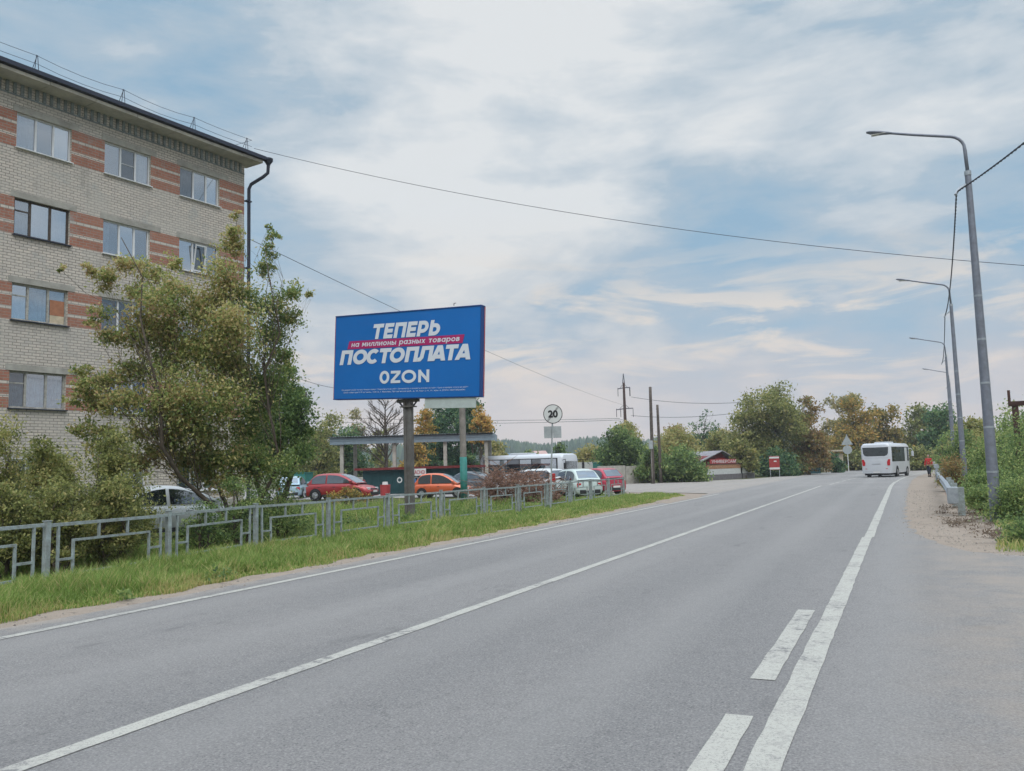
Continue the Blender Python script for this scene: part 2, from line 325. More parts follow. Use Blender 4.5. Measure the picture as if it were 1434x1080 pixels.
# ------------------------------------------------------------------ mesh helpers
def tag(o, label=None, cat=None, group=None, kind=None):
    if label: o['label'] = label
    if cat: o['category'] = cat
    if group: o['group'] = group
    if kind: o['kind'] = kind
    return o
def empty(name, loc=(0, 0, 0), rz=0., **k):
    o = bpy.data.objects.new(name, None); COL.objects.link(o); o.location = loc; o.rotation_euler = (0, 0, rz); o.empty_display_size = .2
    return tag(o, **k)
def link(name, me, mats, parent=None, smooth=False):
    o = bpy.data.objects.new(name, me); COL.objects.link(o)
    for m in (mats if isinstance(mats, (list, tuple)) else [mats]): me.materials.append(m)
    if parent is not None: o.parent = parent
    if smooth: me.shade_smooth()
    return o
class MB:
    def __init__(s): s.v = []; s.f = []; s.mi = []; s.cur = 0
    def add(s, vs, fs):
        o = len(s.v); s.v += [tuple(v) for v in vs]; s.f += [tuple(i + o for i in f) for f in fs]; s.mi += [s.cur] * len(fs)
    def quad(s, a, b, c, d): s.add([a, b, c, d], [(0, 1, 2, 3)])
    def box(s, x0, x1, y0, y1, z0, z1, m=None):
        vs = [(x, y, z) for z in (z0, z1) for y in (y0, y1) for x in (x0, x1)]
        if m is not None: vs = [m @ Vector(v) for v in vs]
        s.add(vs, [(0, 2, 3, 1), (4, 5, 7, 6), (0, 1, 5, 4), (2, 6, 7, 3), (0, 4, 6, 2), (1, 3, 7, 5)])
    def bbox(s, x0, x1, y0, y1, z0, z1, b=.01):      # chamfered box
        bm = bmesh.new(); bmesh.ops.create_cube(bm, size=1)
        for v in bm.verts: v.co = ((x0 + x1) / 2 + v.co.x * (x1 - x0), (y0 + y1) / 2 + v.co.y * (y1 - y0), (z0 + z1) / 2 + v.co.z * (z1 - z0))
        bmesh.ops.bevel(bm, geom=bm.edges[:], offset=b, segments=2, affect='EDGES', profile=.6)
        bm.verts.index_update(); s.add([v.co[:] for v in bm.verts], [[v.index for v in f.verts] for f in bm.faces]); bm.free()
    def tube(s, pts, rad, n=8, cap=True):
        pts = [Vector(p) for p in pts]; rad = rad if isinstance(rad, (list, tuple)) else [rad] * len(pts); vs = []
        up = Vector((0, 0, 1)); t0 = (pts[1] - pts[0]).normalized()
        if abs(t0.dot(up)) > .95: up = Vector((1, 0, 0))
        for i, p in enumerate(pts):
            t = (pts[min(i + 1, len(pts) - 1)] - pts[max(i - 1, 0)])
            t = t.normalized() if t.length > 1e-9 else t0
            a = t.cross(up);
            if a.length < 1e-4: a = t.cross(Vector((0, 1, .1)))
            a.normalize(); b = t.cross(a)
            for k in range(n): q = 2 * pi * k / n; vs.append(p + (a * cos(q) + b * sin(q)) * rad[i])
        fs = [(i * n + k, i * n + (k + 1) % n, (i + 1) * n + (k + 1) % n, (i + 1) * n + k) for i in range(len(pts) - 1) for k in range(n)]
        if cap: fs += [tuple(range(n))[::-1], tuple(range((len(pts) - 1) * n, len(pts) * n))]
        s.add(vs, fs)
    def cyl(s, c, ax, r, h, n=20, r2=None):
        c = Vector(c); ax = Vector(ax).normalized(); s.tube([c - ax * h / 2, c + ax * h / 2], [r, r if r2 is None else r2], n)
    def prism(s, poly, fn, a, b):
        "polygon in 2D extruded between a and b, fn(u, v, w) gives the 3D point"
        n = len(poly); vs = [fn(u, v, a) for u, v in poly] + [fn(u, v, b) for u, v in poly]
        s.add(vs, [tuple(range(n))[::-1], tuple(range(n, 2 * n))] + [(i, (i + 1) % n, n + (i + 1) % n, n + i) for i in range(n)])
    def mesh(s, name):
        me = bpy.data.meshes.new(name); me.from_pydata(s.v, [], s.f)
        for p, m in zip(me.polygons, s.mi): p.material_index = m
        me.update(); return me
    def build(s, name, mats, parent=None, smooth=False, auto=None):
        me = s.mesh(name); o = link(name, me, mats, parent, smooth)
        if auto:
            bm = bmesh.new(); bm.from_mesh(me); bmesh.ops.recalc_face_normals(bm, faces=bm.faces[:])
            for e in bm.edges:
                e.smooth = not (len(e.link_faces) == 2 and e.calc_face_angle(0) > radians(auto))
            for f in bm.faces: f.smooth = True
            bm.to_mesh(me); bm.free()
        return o
def npmesh(name, V, nper, tint=None):
    "V: (faces*nper, 3), every face its own corners"
    me = bpy.data.meshes.new(name); nv = len(V); nf = nv // nper
    me.vertices.add(nv); me.vertices.foreach_set('co', np.asarray(V, np.float32).ravel())
    me.loops.add(nv); me.loops.foreach_set('vertex_index', np.arange(nv, dtype=np.int32))
    me.polygons.add(nf); me.polygons.foreach_set('loop_start', np.arange(0, nv, nper, dtype=np.int32))
    me.update(calc_edges=True)
    if tint is not None:
        at_ = me.attributes.new('tint', 'FLOAT', 'FACE'); at_.data.foreach_set('value', np.asarray(tint, np.float32))
    return me
def copy_tree(o, parent=None):
    c = o.copy(); COL.objects.link(c); c.parent = parent
    for ch in [x for x in o.children]: copy_tree(ch, c)
    return c
# lettering ------------------------------------------------------------
def text_mesh(body, wid, hei, bold=.0, shear=0., thick=.004):
    cu = bpy.data.curves.new('lettering', 'FONT'); cu.body = body; cu.offset = bold; cu.shear = shear; cu.align_x = 'CENTER'
    o = bpy.data.objects.new('lettering', cu); COL.objects.link(o)
    dg = bpy.context.evaluated_depsgraph_get(); me = bpy.data.meshes.new_from_object(o.evaluated_get(dg))
    bpy.data.objects.remove(o)
    n = len(me.vertices); co = np.empty(n * 3); me.vertices.foreach_get('co', co); co = co.reshape(-1, 3)
    lo, hi = co.min(0), co.max(0); c = (lo + hi) / 2; s = np.array([wid / (hi[0] - lo[0]), hei / (hi[1] - lo[1])])
    me2 = bpy.data.meshes.new('lettering')
    vs = [((v[0] - c[0]) * s[0], 0, (v[1] - c[1]) * s[1]) for v in co]
    fs = [tuple(p.vertices) for p in me.polygons]
    me2.from_pydata(vs, [], fs); bpy.data.meshes.remove(me); me2.update(); return me2
def letter(name, body, wid, hei, mt, parent, loc, rz=0., bold=.0, shear=0., tilt=0.):
    "flat lettering standing in the XZ plane, readable from -Y"
    k_ = bold * hei * 1.3; me0 = text_mesh(body, wid - 2 * k_, hei - 2 * k_, 0, shear)
    if bold > .009:
        V0 = [v.co.copy() for v in me0.vertices]; F0 = [tuple(p.vertices) for p in me0.polygons]; VV = []; FF = []
        for q_ in range(9):
            dx, dz = (0, 0) if q_ == 8 else (cos(pi * q_ / 4) * k_, sin(pi * q_ / 4) * k_); o_ = len(VV)
            VV += [(v.x + dx, v.y - .0006 * q_, v.z + dz) for v in V0]; FF += [tuple(i + o_ for i in f) for f in F0]
        me = bpy.data.meshes.new('lettering'); me.from_pydata(VV, [], FF); me.update()
    else: me = me0
    o = link(name, me, mt, parent); o.location = loc; o.rotation_euler = (0, tilt, rz); return o

def stroke_text(body, x0, x1, zb_, h, t, shear, gap, y=-.014, scale_w=1.):
    "heavy geometric lettering built from bars and rings; h is the cap or x height"
    e = t / 2; P = []
    def arc(cx, cy, rx, ry, a0, a1, n=22): return [(cx + rx * cos(radians(a0 + (a1 - a0) * i / n)), cy + ry * sin(radians(a0 + (a1 - a0) * i / n))) for i in range(n + 1)]
    W_ = {'Т': .80, 'Е': .68, 'П': .84, 'Р': .76, 'Ь': .76, 'О': 1.02, 'С': .92, 'Л': .90, 'А': 1.0, 'н': .78, 'а': .88, 'м': .98, 'и': .80, 'л': .80, 'о': .90, 'ы': 1.02, 'р': .88, 'з': .68, 'х': .84, 'т': .72, 'в': .72, ' ': .42, 'Z': .78, 'O': .84, 'Q': 1.2, 'N': .86}
    def glyph(c, w):
        ln, pg = [], []; V = lambda x: [(x, 0), (x, 1)]; leg = lambda xa, xb, q=1.12: [(xa - e * q, 0), (xa + e * q, 0), (xb + e * q, 1), (xb - e * q, 1)]
        if c in 'Тт': ln = [[(0, 1 - e), (w, 1 - e)], [(w / 2, 0), (w / 2, 1 - t)]]
        elif c == 'Е': ln = [V(e), [(t, 1 - e), (w, 1 - e)], [(t, .5), (w * .93, .5)], [(t, e), (w, e)]]
        elif c == 'П': ln = [[(e, 0), (e, 1 - e), (w - e, 1 - e), (w - e, 0)]]
        elif c in 'Лл': ln = [[(-.06, e), (.10, e + .01), (.20, .28), (.24, 1 - e), (w - e, 1 - e), (w - e, 0)]]
        elif c == 'Р': r = (1 - e - .34) / 2; ln = [V(e), [(t, 1 - e)] + arc(w - e - r, 1 - e - r, r, r, 90, -90) + [(t, 1 - e - 2 * r)]]
        elif c == 'Ь': r = (.66 - e) / 2; ln = [V(e), [(t, .66)] + arc(w - e - r, .66 - r, r, r, 90, -90) + [(t, .66 - 2 * r)]]
        elif c == 'ы': wl = w * .70; r = (.60 - e) / 2; ln = [V(e), [(t, .60)] + arc(wl - e - r, .60 - r, r, r, 90, -90) + [(t, .60 - 2 * r)], V(w - e)]
        elif c in 'ОоOQ': ln = [arc(w / 2, .5, w / 2 - e, .5 - e, 0, 360, 32)]
        elif c == 'С': ln = [arc(w / 2, .5, w / 2 - e, .5 - e, 42, 318, 26)]
        elif c == 'А': pg = [leg(e * 1.1, w / 2 - .02), leg(w - e * 1.1, w / 2 + .02)]; ln = [[(t, .27), (w - t, .27)]]
        elif c == 'н': ln = [V(e), V(w - e), [(t, .5), (w - t, .5)]]
        elif c == 'а': ln = [arc(w / 2 - .02, .5, w / 2 - e, .5 - e, 0, 360, 28), V(w - e)]
        elif c == 'р': ln = [arc(w / 2 + .02, .5, w / 2 - e, .5 - e, 0, 360, 28), [(e, -.42), (e, 1)]]
        elif c == 'м': ln = [V(e), V(w - e)]; pg = [[(t * .3, 1), (t * 1.3, 1), (w / 2 + e, .2), (w / 2 - e, .2)], [(w - t * 1.3, 1), (w - t * .3, 1), (w / 2 + e, .2), (w / 2 - e, .2)]]
        elif c == 'и': ln = [V(e), V(w - e)]; pg = [[(t, .0), (t, t * 1.4), (w - t, 1), (w - t, 1 - t * 1.4)]]
        elif c == 'N': ln = [V(e), V(w - e)]; pg = [[(t * .6, 1), (t * .6, 1 - t * 1.5), (w - t * .6, 0), (w - t * .6, t * 1.5)]]
        elif c == 'Z': ln = [[(0, 1 - e), (w, 1 - e)], [(0, e), (w, e)]]; pg = [[(0, t), (t * 1.35, t), (w, 1 - t), (w - t * 1.35, 1 - t)]]
        elif c == 'з': ln = [arc(w * .42, .745, w * .40, .255 - e * .9, 150, -80, 16), arc(w * .42, .265, w * .46, .27 - e * .9, 85, -150, 16)]
        elif c == 'х': pg = [leg(e * 1.2, w - e * 1.2), leg(w - e * 1.2, e * 1.2)]
        elif c == 'в': ln = [V(e), [(t, 1 - e)] + arc(w - e - .26, .745, .22, .255 - e, 90, -90) + [(t, .49)], [(t, .49)] + arc(w - e - .24, .255 + e * .4, .26, .255 - e * .6, 90, -90) + [(t, e)]]
        return ln, pg
    kern = lambda a, b: gap - (.17 if (a, b) in (('А', 'Т'), ('Т', 'А'), ('Л', 'А')) else .11 if (a, b) in (('С', 'Т'), ('Т', 'О'), ('О', 'С')) else 0)
    tot = sum(W_[c] for c in body) + sum(kern(a, b) for a, b in zip(body, body[1:])); kx = (x1 - x0) / tot / h; m = MB(); x = 0.; q_ = 0
    def put(poly, lay): m.add([(x0 + (x + u + shear * v / kx) * kx * h, y - .0008 * lay, zb_ + v * h) for u, v in poly], [tuple(range(len(poly)))])
    for ci_, c in enumerate(body):
        w = W_[c]; ln, pg = glyph(c, w) if c != ' ' else ([], [])
        for k, p in enumerate(ln):
            Pv = [Vector((a, b, 0)) for a, b in p]; L_, R_ = [], []; closed = (Pv[0] - Pv[-1]).length < 1e-6
            for i, a in enumerate(Pv):
                d0 = (Pv[i] - Pv[i - 1]) if i else (Pv[0] - Pv[-2] if closed else None); d1 = (Pv[i + 1] - Pv[i]) if i < len(Pv) - 1 else (Pv[1] - Pv[0] if closed else None)
                d0 = d0 or d1; d1 = d1 or d0; n0 = Vector((-d0.y, d0.x, 0)).normalized(); n1 = Vector((-d1.y, d1.x, 0)).normalized(); nn = (n0 + n1).normalized(); s_ = e / max(.4, nn.dot(n0)); L_.append(a + nn * s_); R_.append(a - nn * s_)
            for i in range(len(Pv) - 1): put([(L_[i].x, L_[i].y), (R_[i].x, R_[i].y), (R_[i + 1].x, R_[i + 1].y), (L_[i + 1].x, L_[i + 1].y)], k)
        for k, p in enumerate(pg): put(p, k + 3)
        x += w + (kern(c, body[ci_ + 1]) if ci_ < len(body) - 1 else 0)
    return m

# ------------------------------------------------------------------ foliage
def leaf_cloud(lobes, n, size, seed, tb=.5, tv=.5, dens=1., aspect=.5, shell=.45, lobetint=None):
    r = np.random.default_rng(seed); lob = np.array([l[:4] for l in lobes], float); wts = lob[:, 3] ** 2; wts = wts / wts.sum()
    V = []; T = []
    for i, (x, y, z, R) in enumerate(lob):
        k = max(3, int(14 * dens * min(3, (R / .8)) ** 1.0)); m = max(8, int(n * wts[i]))
        d = r.normal(size=(k, 3)); d /= np.linalg.norm(d, axis=1)[:, None]
        rad = R * (shell + (1 - shell) * r.random(k)) * (.8 + .4 * r.random(k))
        sq = lobes[i][4] if len(lobes[i]) > 4 else .85
        cc = np.array([x, y, z]) + d * rad[:, None] * np.array([1, 1, sq]); ct = r.normal(size=k) * .5
        which = r.integers(0, k, m); sd_ = (.18 + .22 * r.random(k)) * R
        p = cc[which] + r.normal(size=(m, 3)) * sd_[which][:, None] * np.array([1, 1, .7])
        V.append(p); lt = lobetint[i] if lobetint else 0
        T.append(tb + lt + tv * .45 * ct[which] + tv * .3 * r.normal(size=m))
    P = np.concatenate(V); T = np.clip(np.concatenate(T), 0, 1); m = len(P)
    a = r.normal(size=(m, 3)); a[:, 2] -= .35; a /= np.linalg.norm(a, axis=1)[:, None]
    b = r.normal(size=(m, 3)); b[:, 2] *= .5; b -= (b * a).sum(1)[:, None] * a; b /= np.linalg.norm(b, axis=1)[:, None]
    s = size * (.6 + .8 * r.random(m)); A = a * (s / 2)[:, None]; B = b * (s * aspect / 2)[:, None]
    q = np.stack([P - A, P + B * 1. - A * .1, P + A, P - B * 1. - A * .1], 1).reshape(-1, 3)
    q[:, 2] = np.maximum(q[:, 2], .01)
    return npmesh('leaves', q, 4, T)
def wig(a, b, rnd, k=4, amp=.08):
    a, b = Vector(a), Vector(b); L_ = (b - a).length; out_ = [a]
    for i in range(1, k): out_.append(a.lerp(b, i / k) + Vector((rnd.uniform(-1, 1), rnd.uniform(-1, 1), rnd.uniform(-.5, 1.2))) * amp * L_)
    return out_ + [b]
def tree(name, label, cat, base, lobes, n, leaf, pal, trunk=.15, seed=1, group=None, tb=.5, tv=.5, stems=1, bark='bark', fork=.35, dens=1., aspect=.5, shell=.45, parts=('trunk', 'crown'), twigs=3, lobetint=None, spread=.3):
    rnd = random.Random(seed); base = Vector(base)
    root = empty(name, base); tag(root, label, cat, group)
    lo = [(l[0] - base.x, l[1] - base.y, l[2] - base.z, *l[3:]) for l in lobes]
    mb = MB(); top = max(l[2] for l in lo); cxm = sum(l[0] for l in lo) / len(lo); cym = sum(l[1] for l in lo) / len(lo)
    heads = []
    for s_ in range(stems):
        a = 2 * pi * s_ / max(1, stems) + rnd.random(); off = spread * (stems > 1)
        st = Vector((cos(a) * trunk * .8 * (stems > 1), sin(a) * trunk * .8 * (stems > 1), -.1))
        hd = Vector((cxm * .5 + cos(a) * off * top * .4, cym * .5 + sin(a) * off * top * .4, top * fork * rnd.uniform(.85, 1.15)))
        tp = Vector((cxm + (hd.x - cxm * .5) * 1.2, cym + (hd.y - cym * .5) * 1.2, top * .86)); k1 = wig(st, hd, rnd, 4, .05); k2 = wig(hd, tp, rnd, 5, .05)[1:]; pl = k1 + k2
        mb.tube(pl, [trunk * (1.2 - 1.05 * i / (len(pl) - 1)) for i in range(len(pl))], 8); heads.append(pl)
    for l in lo:
        c = Vector(l[:3]); R = l[3]; pl = min(heads, key=lambda q: min((w_ - c).length for w_ in q)); zt_ = c.z * rnd.uniform(.35, .72); h = min(pl, key=lambda q: abs(q.z - zt_)); r0 = trunk * .30 * min(1, .5 + R / max(.1, top) * 2)
        pts = wig(h, c, rnd, 4, .07); mb.tube(pts, [r0, r0 * .8, r0 * .6, r0 * .42, r0 * .25], 6)
        for k in range(twigs):
            d = Vector((rnd.gauss(0, 1), rnd.gauss(0, 1), rnd.gauss(.3, .8))).normalized() * R * rnd.uniform(.7, 1.05)
            sp = pts[rnd.choice((2, 3, 4))]; mb.tube(wig(sp, c + d, rnd, 3, .08), [r0 * .3, r0 * .22, r0 * .14, .004], 4, cap=False)
    mb.build(parts[0], M[bark], root, smooth=True)
    if n: link(parts[1], leaf_cloud(lo, n, leaf, seed, tb, tv, dens, aspect, shell, lobetint), LM[pal], root)
    return root
def plobes(lst, dist, seed=0, deep=.6):
    "lobes of a crown given by direction and angular radius, each at its own distance round dist"
    rnd = random.Random(seed); o = []
    for l in lst:
        R = l[2] * dist / F; dd = dist + rnd.uniform(-deep, deep) * 1.2 * max(R, .3) + (l[3] if len(l) > 3 else 0)
        p = at(l[0], l[1], dd); o.append((p.x, p.y, max(p.z, R * .5), R))
    return o
def boxlobes(px0, px1, py0, py1, dist, seed, k=10, rmin=.16, rmax=.30, dome=1.):
    "fill a crown with lobes between two directions, domed at the top"
    rnd = random.Random(seed); W_ = (px1 - px0); H_ = (py1 - py0); o = []
    for i in range(k):
        u = (i + .5) / k + rnd.uniform(-.06, .06); top_ = py0 + H_ * .55 * dome * abs(2 * u - 1) ** 2.0
        r_ = rnd.uniform(rmin, rmax) * min(W_, H_ * 1.3) ; r_ = min(r_, H_ * .4)
        for rep in range(2):
            v = rnd.random() ** (1.5 if rep == 0 else .6)
            px = px0 + r_ * .8 + (W_ - 1.6 * r_) * u; py = top_ + r_ * .9 + (py1 - top_ - 1.6 * r_) * v
            R = r_ * dist / F; dd = dist + rnd.uniform(-1, 1) * W_ * .3 * dist / F
            p = at(px, py, dd); o.append((p.x, p.y, max(p.z, R * .55), R))
    return o

# =================================================================== SETTING
def sheet(name, pts, z, m, kind='structure', holes=None):
    bm = bmesh.new(); vs = [bm.verts.new((p[0], p[1], z)) for p in pts]; f = bm.faces.new(vs); bm.normal_update()
    if f.normal.z < 0: f.normal_flip()
    bmesh.ops.triangulate(bm, faces=bm.faces[:]); me = bpy.data.meshes.new(name); bm.to_mesh(me); bm.free()
    return tag(link(name, me, m), kind=kind)
def shift(y, R=420., y0=50.): return max(0., y - y0) ** 2 / (2 * R)
# ground: one sheet out to the horizon, rising into the far wooded ridge
def gh(x, y):
    r = hypot(x, y); s = max(0., min(1., (r - 260) / 640)); h = 13 * s * s * (3 - 2 * s)
    a = atan2(y, x) - azi(760); return h * (1 if y > -50 else 0) - .02
rr = [0, 3, 8, 15, 25, 40, 60, 90, 130, 180, 240, 300, 360, 430, 500, 580, 660, 740, 820, 900, 1050, 1250]; na = 96
gv = [(0, 0, -.02)] + [(r * cos(2 * pi * k / na), r * sin(2 * pi * k / na), gh(r * cos(2 * pi * k / na), r * sin(2 * pi * k / na))) for r in rr[1:] for k in range(na)]
gf = [(0, 1 + k, 1 + (k + 1) % na) for k in range(na)]
for i in range(len(rr) - 2):
    for k in range(na): a = 1 + i * na + k; b = 1 + i * na + (k + 1) % na; gf.append((a, a + na, b + na, b))
me = bpy.data.meshes.new('ground'); me.from_pydata(gv, [], gf); me.update(); tag(link('ground', me, M['ground'], smooth=True), kind='structure')
rnd = random.Random(5)
ys = [-12, -6, 0, 4, 8, 12, 16, 20, 25, 30, 35, 40, 44]
def jit(a): return rnd.uniform(-a, a)
# carriageway, with the mouth of the side road on the left and a flared shoulder on the right
left = [(-9.35 + jit(.05), y + jit(.3)) for y in ys] + [(-9.6, 45.6), (-11.5, 47.0), (-15.2, 49.3), (-21, 51.5), (-24, 60), (-22.5, 71.5), (-17.5, 75.2), (-13.2, 81), (-10.6, 98), (-9.0, 111), (-7.4, 124), (-4.4, 140), (1.5, 165), (10, 190)]
right = [(26, 186), (15, 160), (7.6, 128), (4.0, 105), (1.9, 90), (.95, 78), (.45, 66), (.12, 50), (-.02, 36), (-.05, 27), (.0, 22.5), (.18, 20), (.55, 17.7), (1.0, 16.6), (1.9, 15.9), (3.6, 15.2), (5, 12), (5, -12), (4.9, -12)]
sheet('parking_lot', [(-14.2, 47.6), (-19, 50), (-22.5, 51.4), (-26, 60), (-24, 71), (-30, 76), (-62, 84), (-74, 70), (-60, 50), (-47, 45.3), (-36, 44.0), (-28, 44.8), (-20, 44.6), (-16.2, 43.0)], .0, M['lot'])
# dirt along the left edge, gravel shoulder on the right
e = [(-9.2, y) for y in range(-12, 45, 2)]; e2 = [(-10.0 + jit(.13) - (.35 if y > 36 else 0), y) for y in range(44, -14, -2)]
sheet('dirt_verge', e + [(-9.3, 44.8), (-12, 47), (-15.2, 49.2), (-14.6, 45.5), (-11.4, 42.8)] + e2, .0, M['soil'])
def rough(pts, amp, step=.5, seed=1):
    r = random.Random(seed); o_ = []
    for i in range(len(pts) - 1):
        a, b = Vector((*pts[i], 0)), Vector((*pts[(i + 1) % len(pts)], 0)); k_ = max(1, int((b - a).length / step)); nrm = Vector((-(b - a).y, (b - a).x, 0)).normalized()
        for j in range(k_): p_ = a.lerp(b, j / k_) + nrm * (r.gauss(0, amp) if j or i else 0); o_.append((p_.x, p_.y))
    return o_ + [tuple(pts[-1])]
right = rough(right, .05, .35, 9)
left = rough(left[::-1], .03, .8, 10)[::-1]
sheet('gravel_shoulder', [(-.3, 16.0), (5.5, 14.0), (6, 18), (2.6, 24), (2.6, 36), (3.0, 50), (3.6, 66), (4.2, 80), (6.5, 100), (10, 125), (7.2, 128), (3.5, 104), (1.4, 90), (.3, 78), (-.2, 60), (-.3, 40)], .001, M['soil'])
sheet('road', left + right, .004, M['asphalt'])
def stripe(x0, x1, y0, y1, seed=0, bend=False, st=.25):
    r = random.Random(seed); ll = []; rl = []; y = y0
    while y < y1 + 1e-6:
        sx = shift(y) if bend else 0; ll.append((x0 + sx + r.uniform(-.006, .006), y)); rl.append((x1 + sx + r.uniform(-.006, .006), y)); y += st if y < 20 else 1.5
    ll.append((x0 + (shift(y1) if bend else 0), y1)); rl.append((x1 + (shift(y1) if bend else 0), y1)); return ll, rl
mk = MB()
WID = random.Random(3)
def addstripe(ll, rl):
    for i in range(len(ll) - 1): mk.quad((*ll[i], .009), (*rl[i], .009), (*rl[i + 1], .009), (*ll[i + 1], .009))
addstripe(*stripe(-8.86, -8.72, -8, 44.5, 1))
addstripe(*stripe(-4.83, -4.68, -8, 56, 2))
for y in np.arange(58, 120, 4): addstripe(*stripe(-4.55, -4.42, y, y + 3, 3, True))
addstripe(*stripe(-.89, -.70, -8, 19.2, 4)); addstripe(*stripe(-.855, -.665, 19.2, 62, 5, True)); addstripe(*stripe(-.80, -.66, 62.2, 130, 5, True))
for y in (-1.25, 2.75, 6.72): addstripe(*stripe(-1.165, -.985, y, y + (3.2 if y > 6 else 3.0), int(y * 10) & 7))
sheet('dirt_tongue', rough([(-9.0, 34.5), (-8.95, 41.5), (-9.4, 43.6), (-11.5, 45.6), (-15.0, 47.9), (-14.0, 44.5), (-11.2, 40.5), (-10.2, 36.5), (-9.0, 34.5)], .08, .5, 12), .0065, M['soil'])
tag(mk.build('road_markings', M['paint']), kind='structure')

# grass ------------------------------------------------------------------------------
def fence_x(y): return float(np.interp(y, [0, 8.75, 11.5, 15, 20, 25, 30, 42], [-11.4, -11.85, -12.25, -12.75, -12.85, -12.65, -12.65, -12.95]))
def blades(regions, seed, kind_h=(.08, .27), wid=.0065, tb=.42):
    r = np.random.default_rng(seed); V = []; T = []
    for (fx0, fx1, y0, y1, n, hs) in regions:
        y = y0 + (y1 - y0) * r.random(n); u = r.random(n); x0 = np.array([fx0(v) for v in y]); x1 = np.array([fx1(v) for v in y]); x = x0 + (x1 - x0) * u
        pat = .5 + .28 * np.sin(x * 2.1 + 1.3 * np.sin(y * 1.1)) * np.sin(y * 1.7 + x * .6) + .24 * np.sin(x * 6.3 + 2 * np.sin(y * 3.1)) * np.sin(y * 5.2 + x * 2.1)
        edge = np.clip((x1 - x) / .35, .3, 1)
        h = hs * (kind_h[0] + (kind_h[1] - kind_h[0]) * r.random(n)) * (.35 + 1.15 * pat) * edge * 1.3
        a = r.random(n) * 2 * pi; lean = h * (.15 + .6 * r.random(n)); b = r.random(n) * pi
        wd = wid * (.7 + .8 * r.random(n)) * np.sqrt(np.clip(y / 8, .8, 4))
        dx, dy = np.cos(a), np.sin(a); wx, wy = np.cos(b) * wd, np.sin(b) * wd
        p0 = np.stack([x, y, 0 * x - .02], 1); pm = np.stack([x + dx * lean * .3, y + dy * lean * .3, h * .6], 1); pt = np.stack([x + dx * lean, y + dy * lean, h], 1)
        W_ = np.stack([wx, wy, 0 * wx], 1)
        q = np.stack([p0 - W_, p0 + W_, pm + W_ * .7, pm - W_ * .7, pm - W_ * .7, pm + W_ * .7, pt + W_ * .1, pt - W_ * .1], 1).reshape(-1, 3); V.append(q)
        t = np.clip(tb + .3 * (pat - .5) + .26 * r.normal(size=n) + (.45 * (r.random(n) < .14)) + .35 * np.clip(np.sin(x * 1.3 + 2) * np.sin(y * .8) - .55, 0, 1) + .25 * (edge < .8), 0, 1); T.append(np.repeat(t, 2))
    return npmesh('grass', np.concatenate(V), 4, np.concatenate(T))
def edge_x(y): return -9.74 - .10 * sin(y * 1.9) - .07 * sin(y * 5.3) - (.5 * max(0, y - 30) / 12)
g = link('roadside_grass', blades([(lambda y: fence_x(y) + .1, edge_x, 2.5, 12, 56000, .92), (lambda y: fence_x(y) + .1, edge_x, 12, 24, 46000, .78), (lambda y: fence_x(y) + .1, edge_x, 24, 43, 46000, .62),
     (lambda y: fence_x(y) - 3.2, lambda y: fence_x(y) + .12, 5, 14, 22000, .9), (lambda y: fence_x(y) - 3.2, lambda y: fence_x(y) + .12, 14, 22, 20000, .6), (lambda y: fence_x(y) - 5, lambda y: fence_x(y) + .12, 22, 43, 36000, .5), (lambda y: -23, lambda y: -15, 18, 34, 16000, 1.2)], 11), LM['grass'])
tag(g, 'long bright green grass growing on the verge along the fence', 'grass', kind='stuff')
g = link('shoulder_grass', blades([(lambda y: 7., lambda y: 1.35 + .5 * max(0, min(1, (y - 17) / 4)), 16.6, 30, 22000, 1.6), (lambda y: 6., lambda y: 1.75, 30, 62, 12000, 2.2)], 12), LM['grass'])
# mirrored regions: x0 is the far side
tag(g, 'tall grass fringe beside the gravel shoulder on the right', 'grass', kind='stuff')
# low broad-leaved weeds behind the fence and litter of dead leaves at the guardrail
lw = []
r_ = random.Random(8)
for i in range(190):
    y = r_.uniform(10, 43); x = fence_x(y) - r_.uniform(.3, 5.5); lw.append((x, y, .04, r_.uniform(.22, .45), .35))
for i in range(70):
    y = r_.uniform(4, 42); x = fence_x(y) + r_.choice((r_.uniform(0, .5), r_.uniform(.2, 2.4))); lw.append((x, y, .05, r_.uniform(.12, .28), .5))
g = link('verge_weeds', leaf_cloud(lw, 27000, .075, 21, .45, .6, .6, .6), LM['green']); tag(g, 'low leafy green weeds scattered along both sides of the fence', 'weeds', kind='stuff')
lw = []
for i in range(60):
    y = r_.uniform(19, 31); x = r_.uniform(.9, 1.9) + max(0, 22 - y) * .12; lw.append((x, y, .0, r_.uniform(.1, .3), .08))
g = link('leaf_litter', leaf_cloud(lw, 5000, .045, 22, .4, .8, .6, .6), LM['litter']); tag(g, 'brown leaf litter scattered over the gravel by the guardrail', 'leaf litter', kind='stuff')

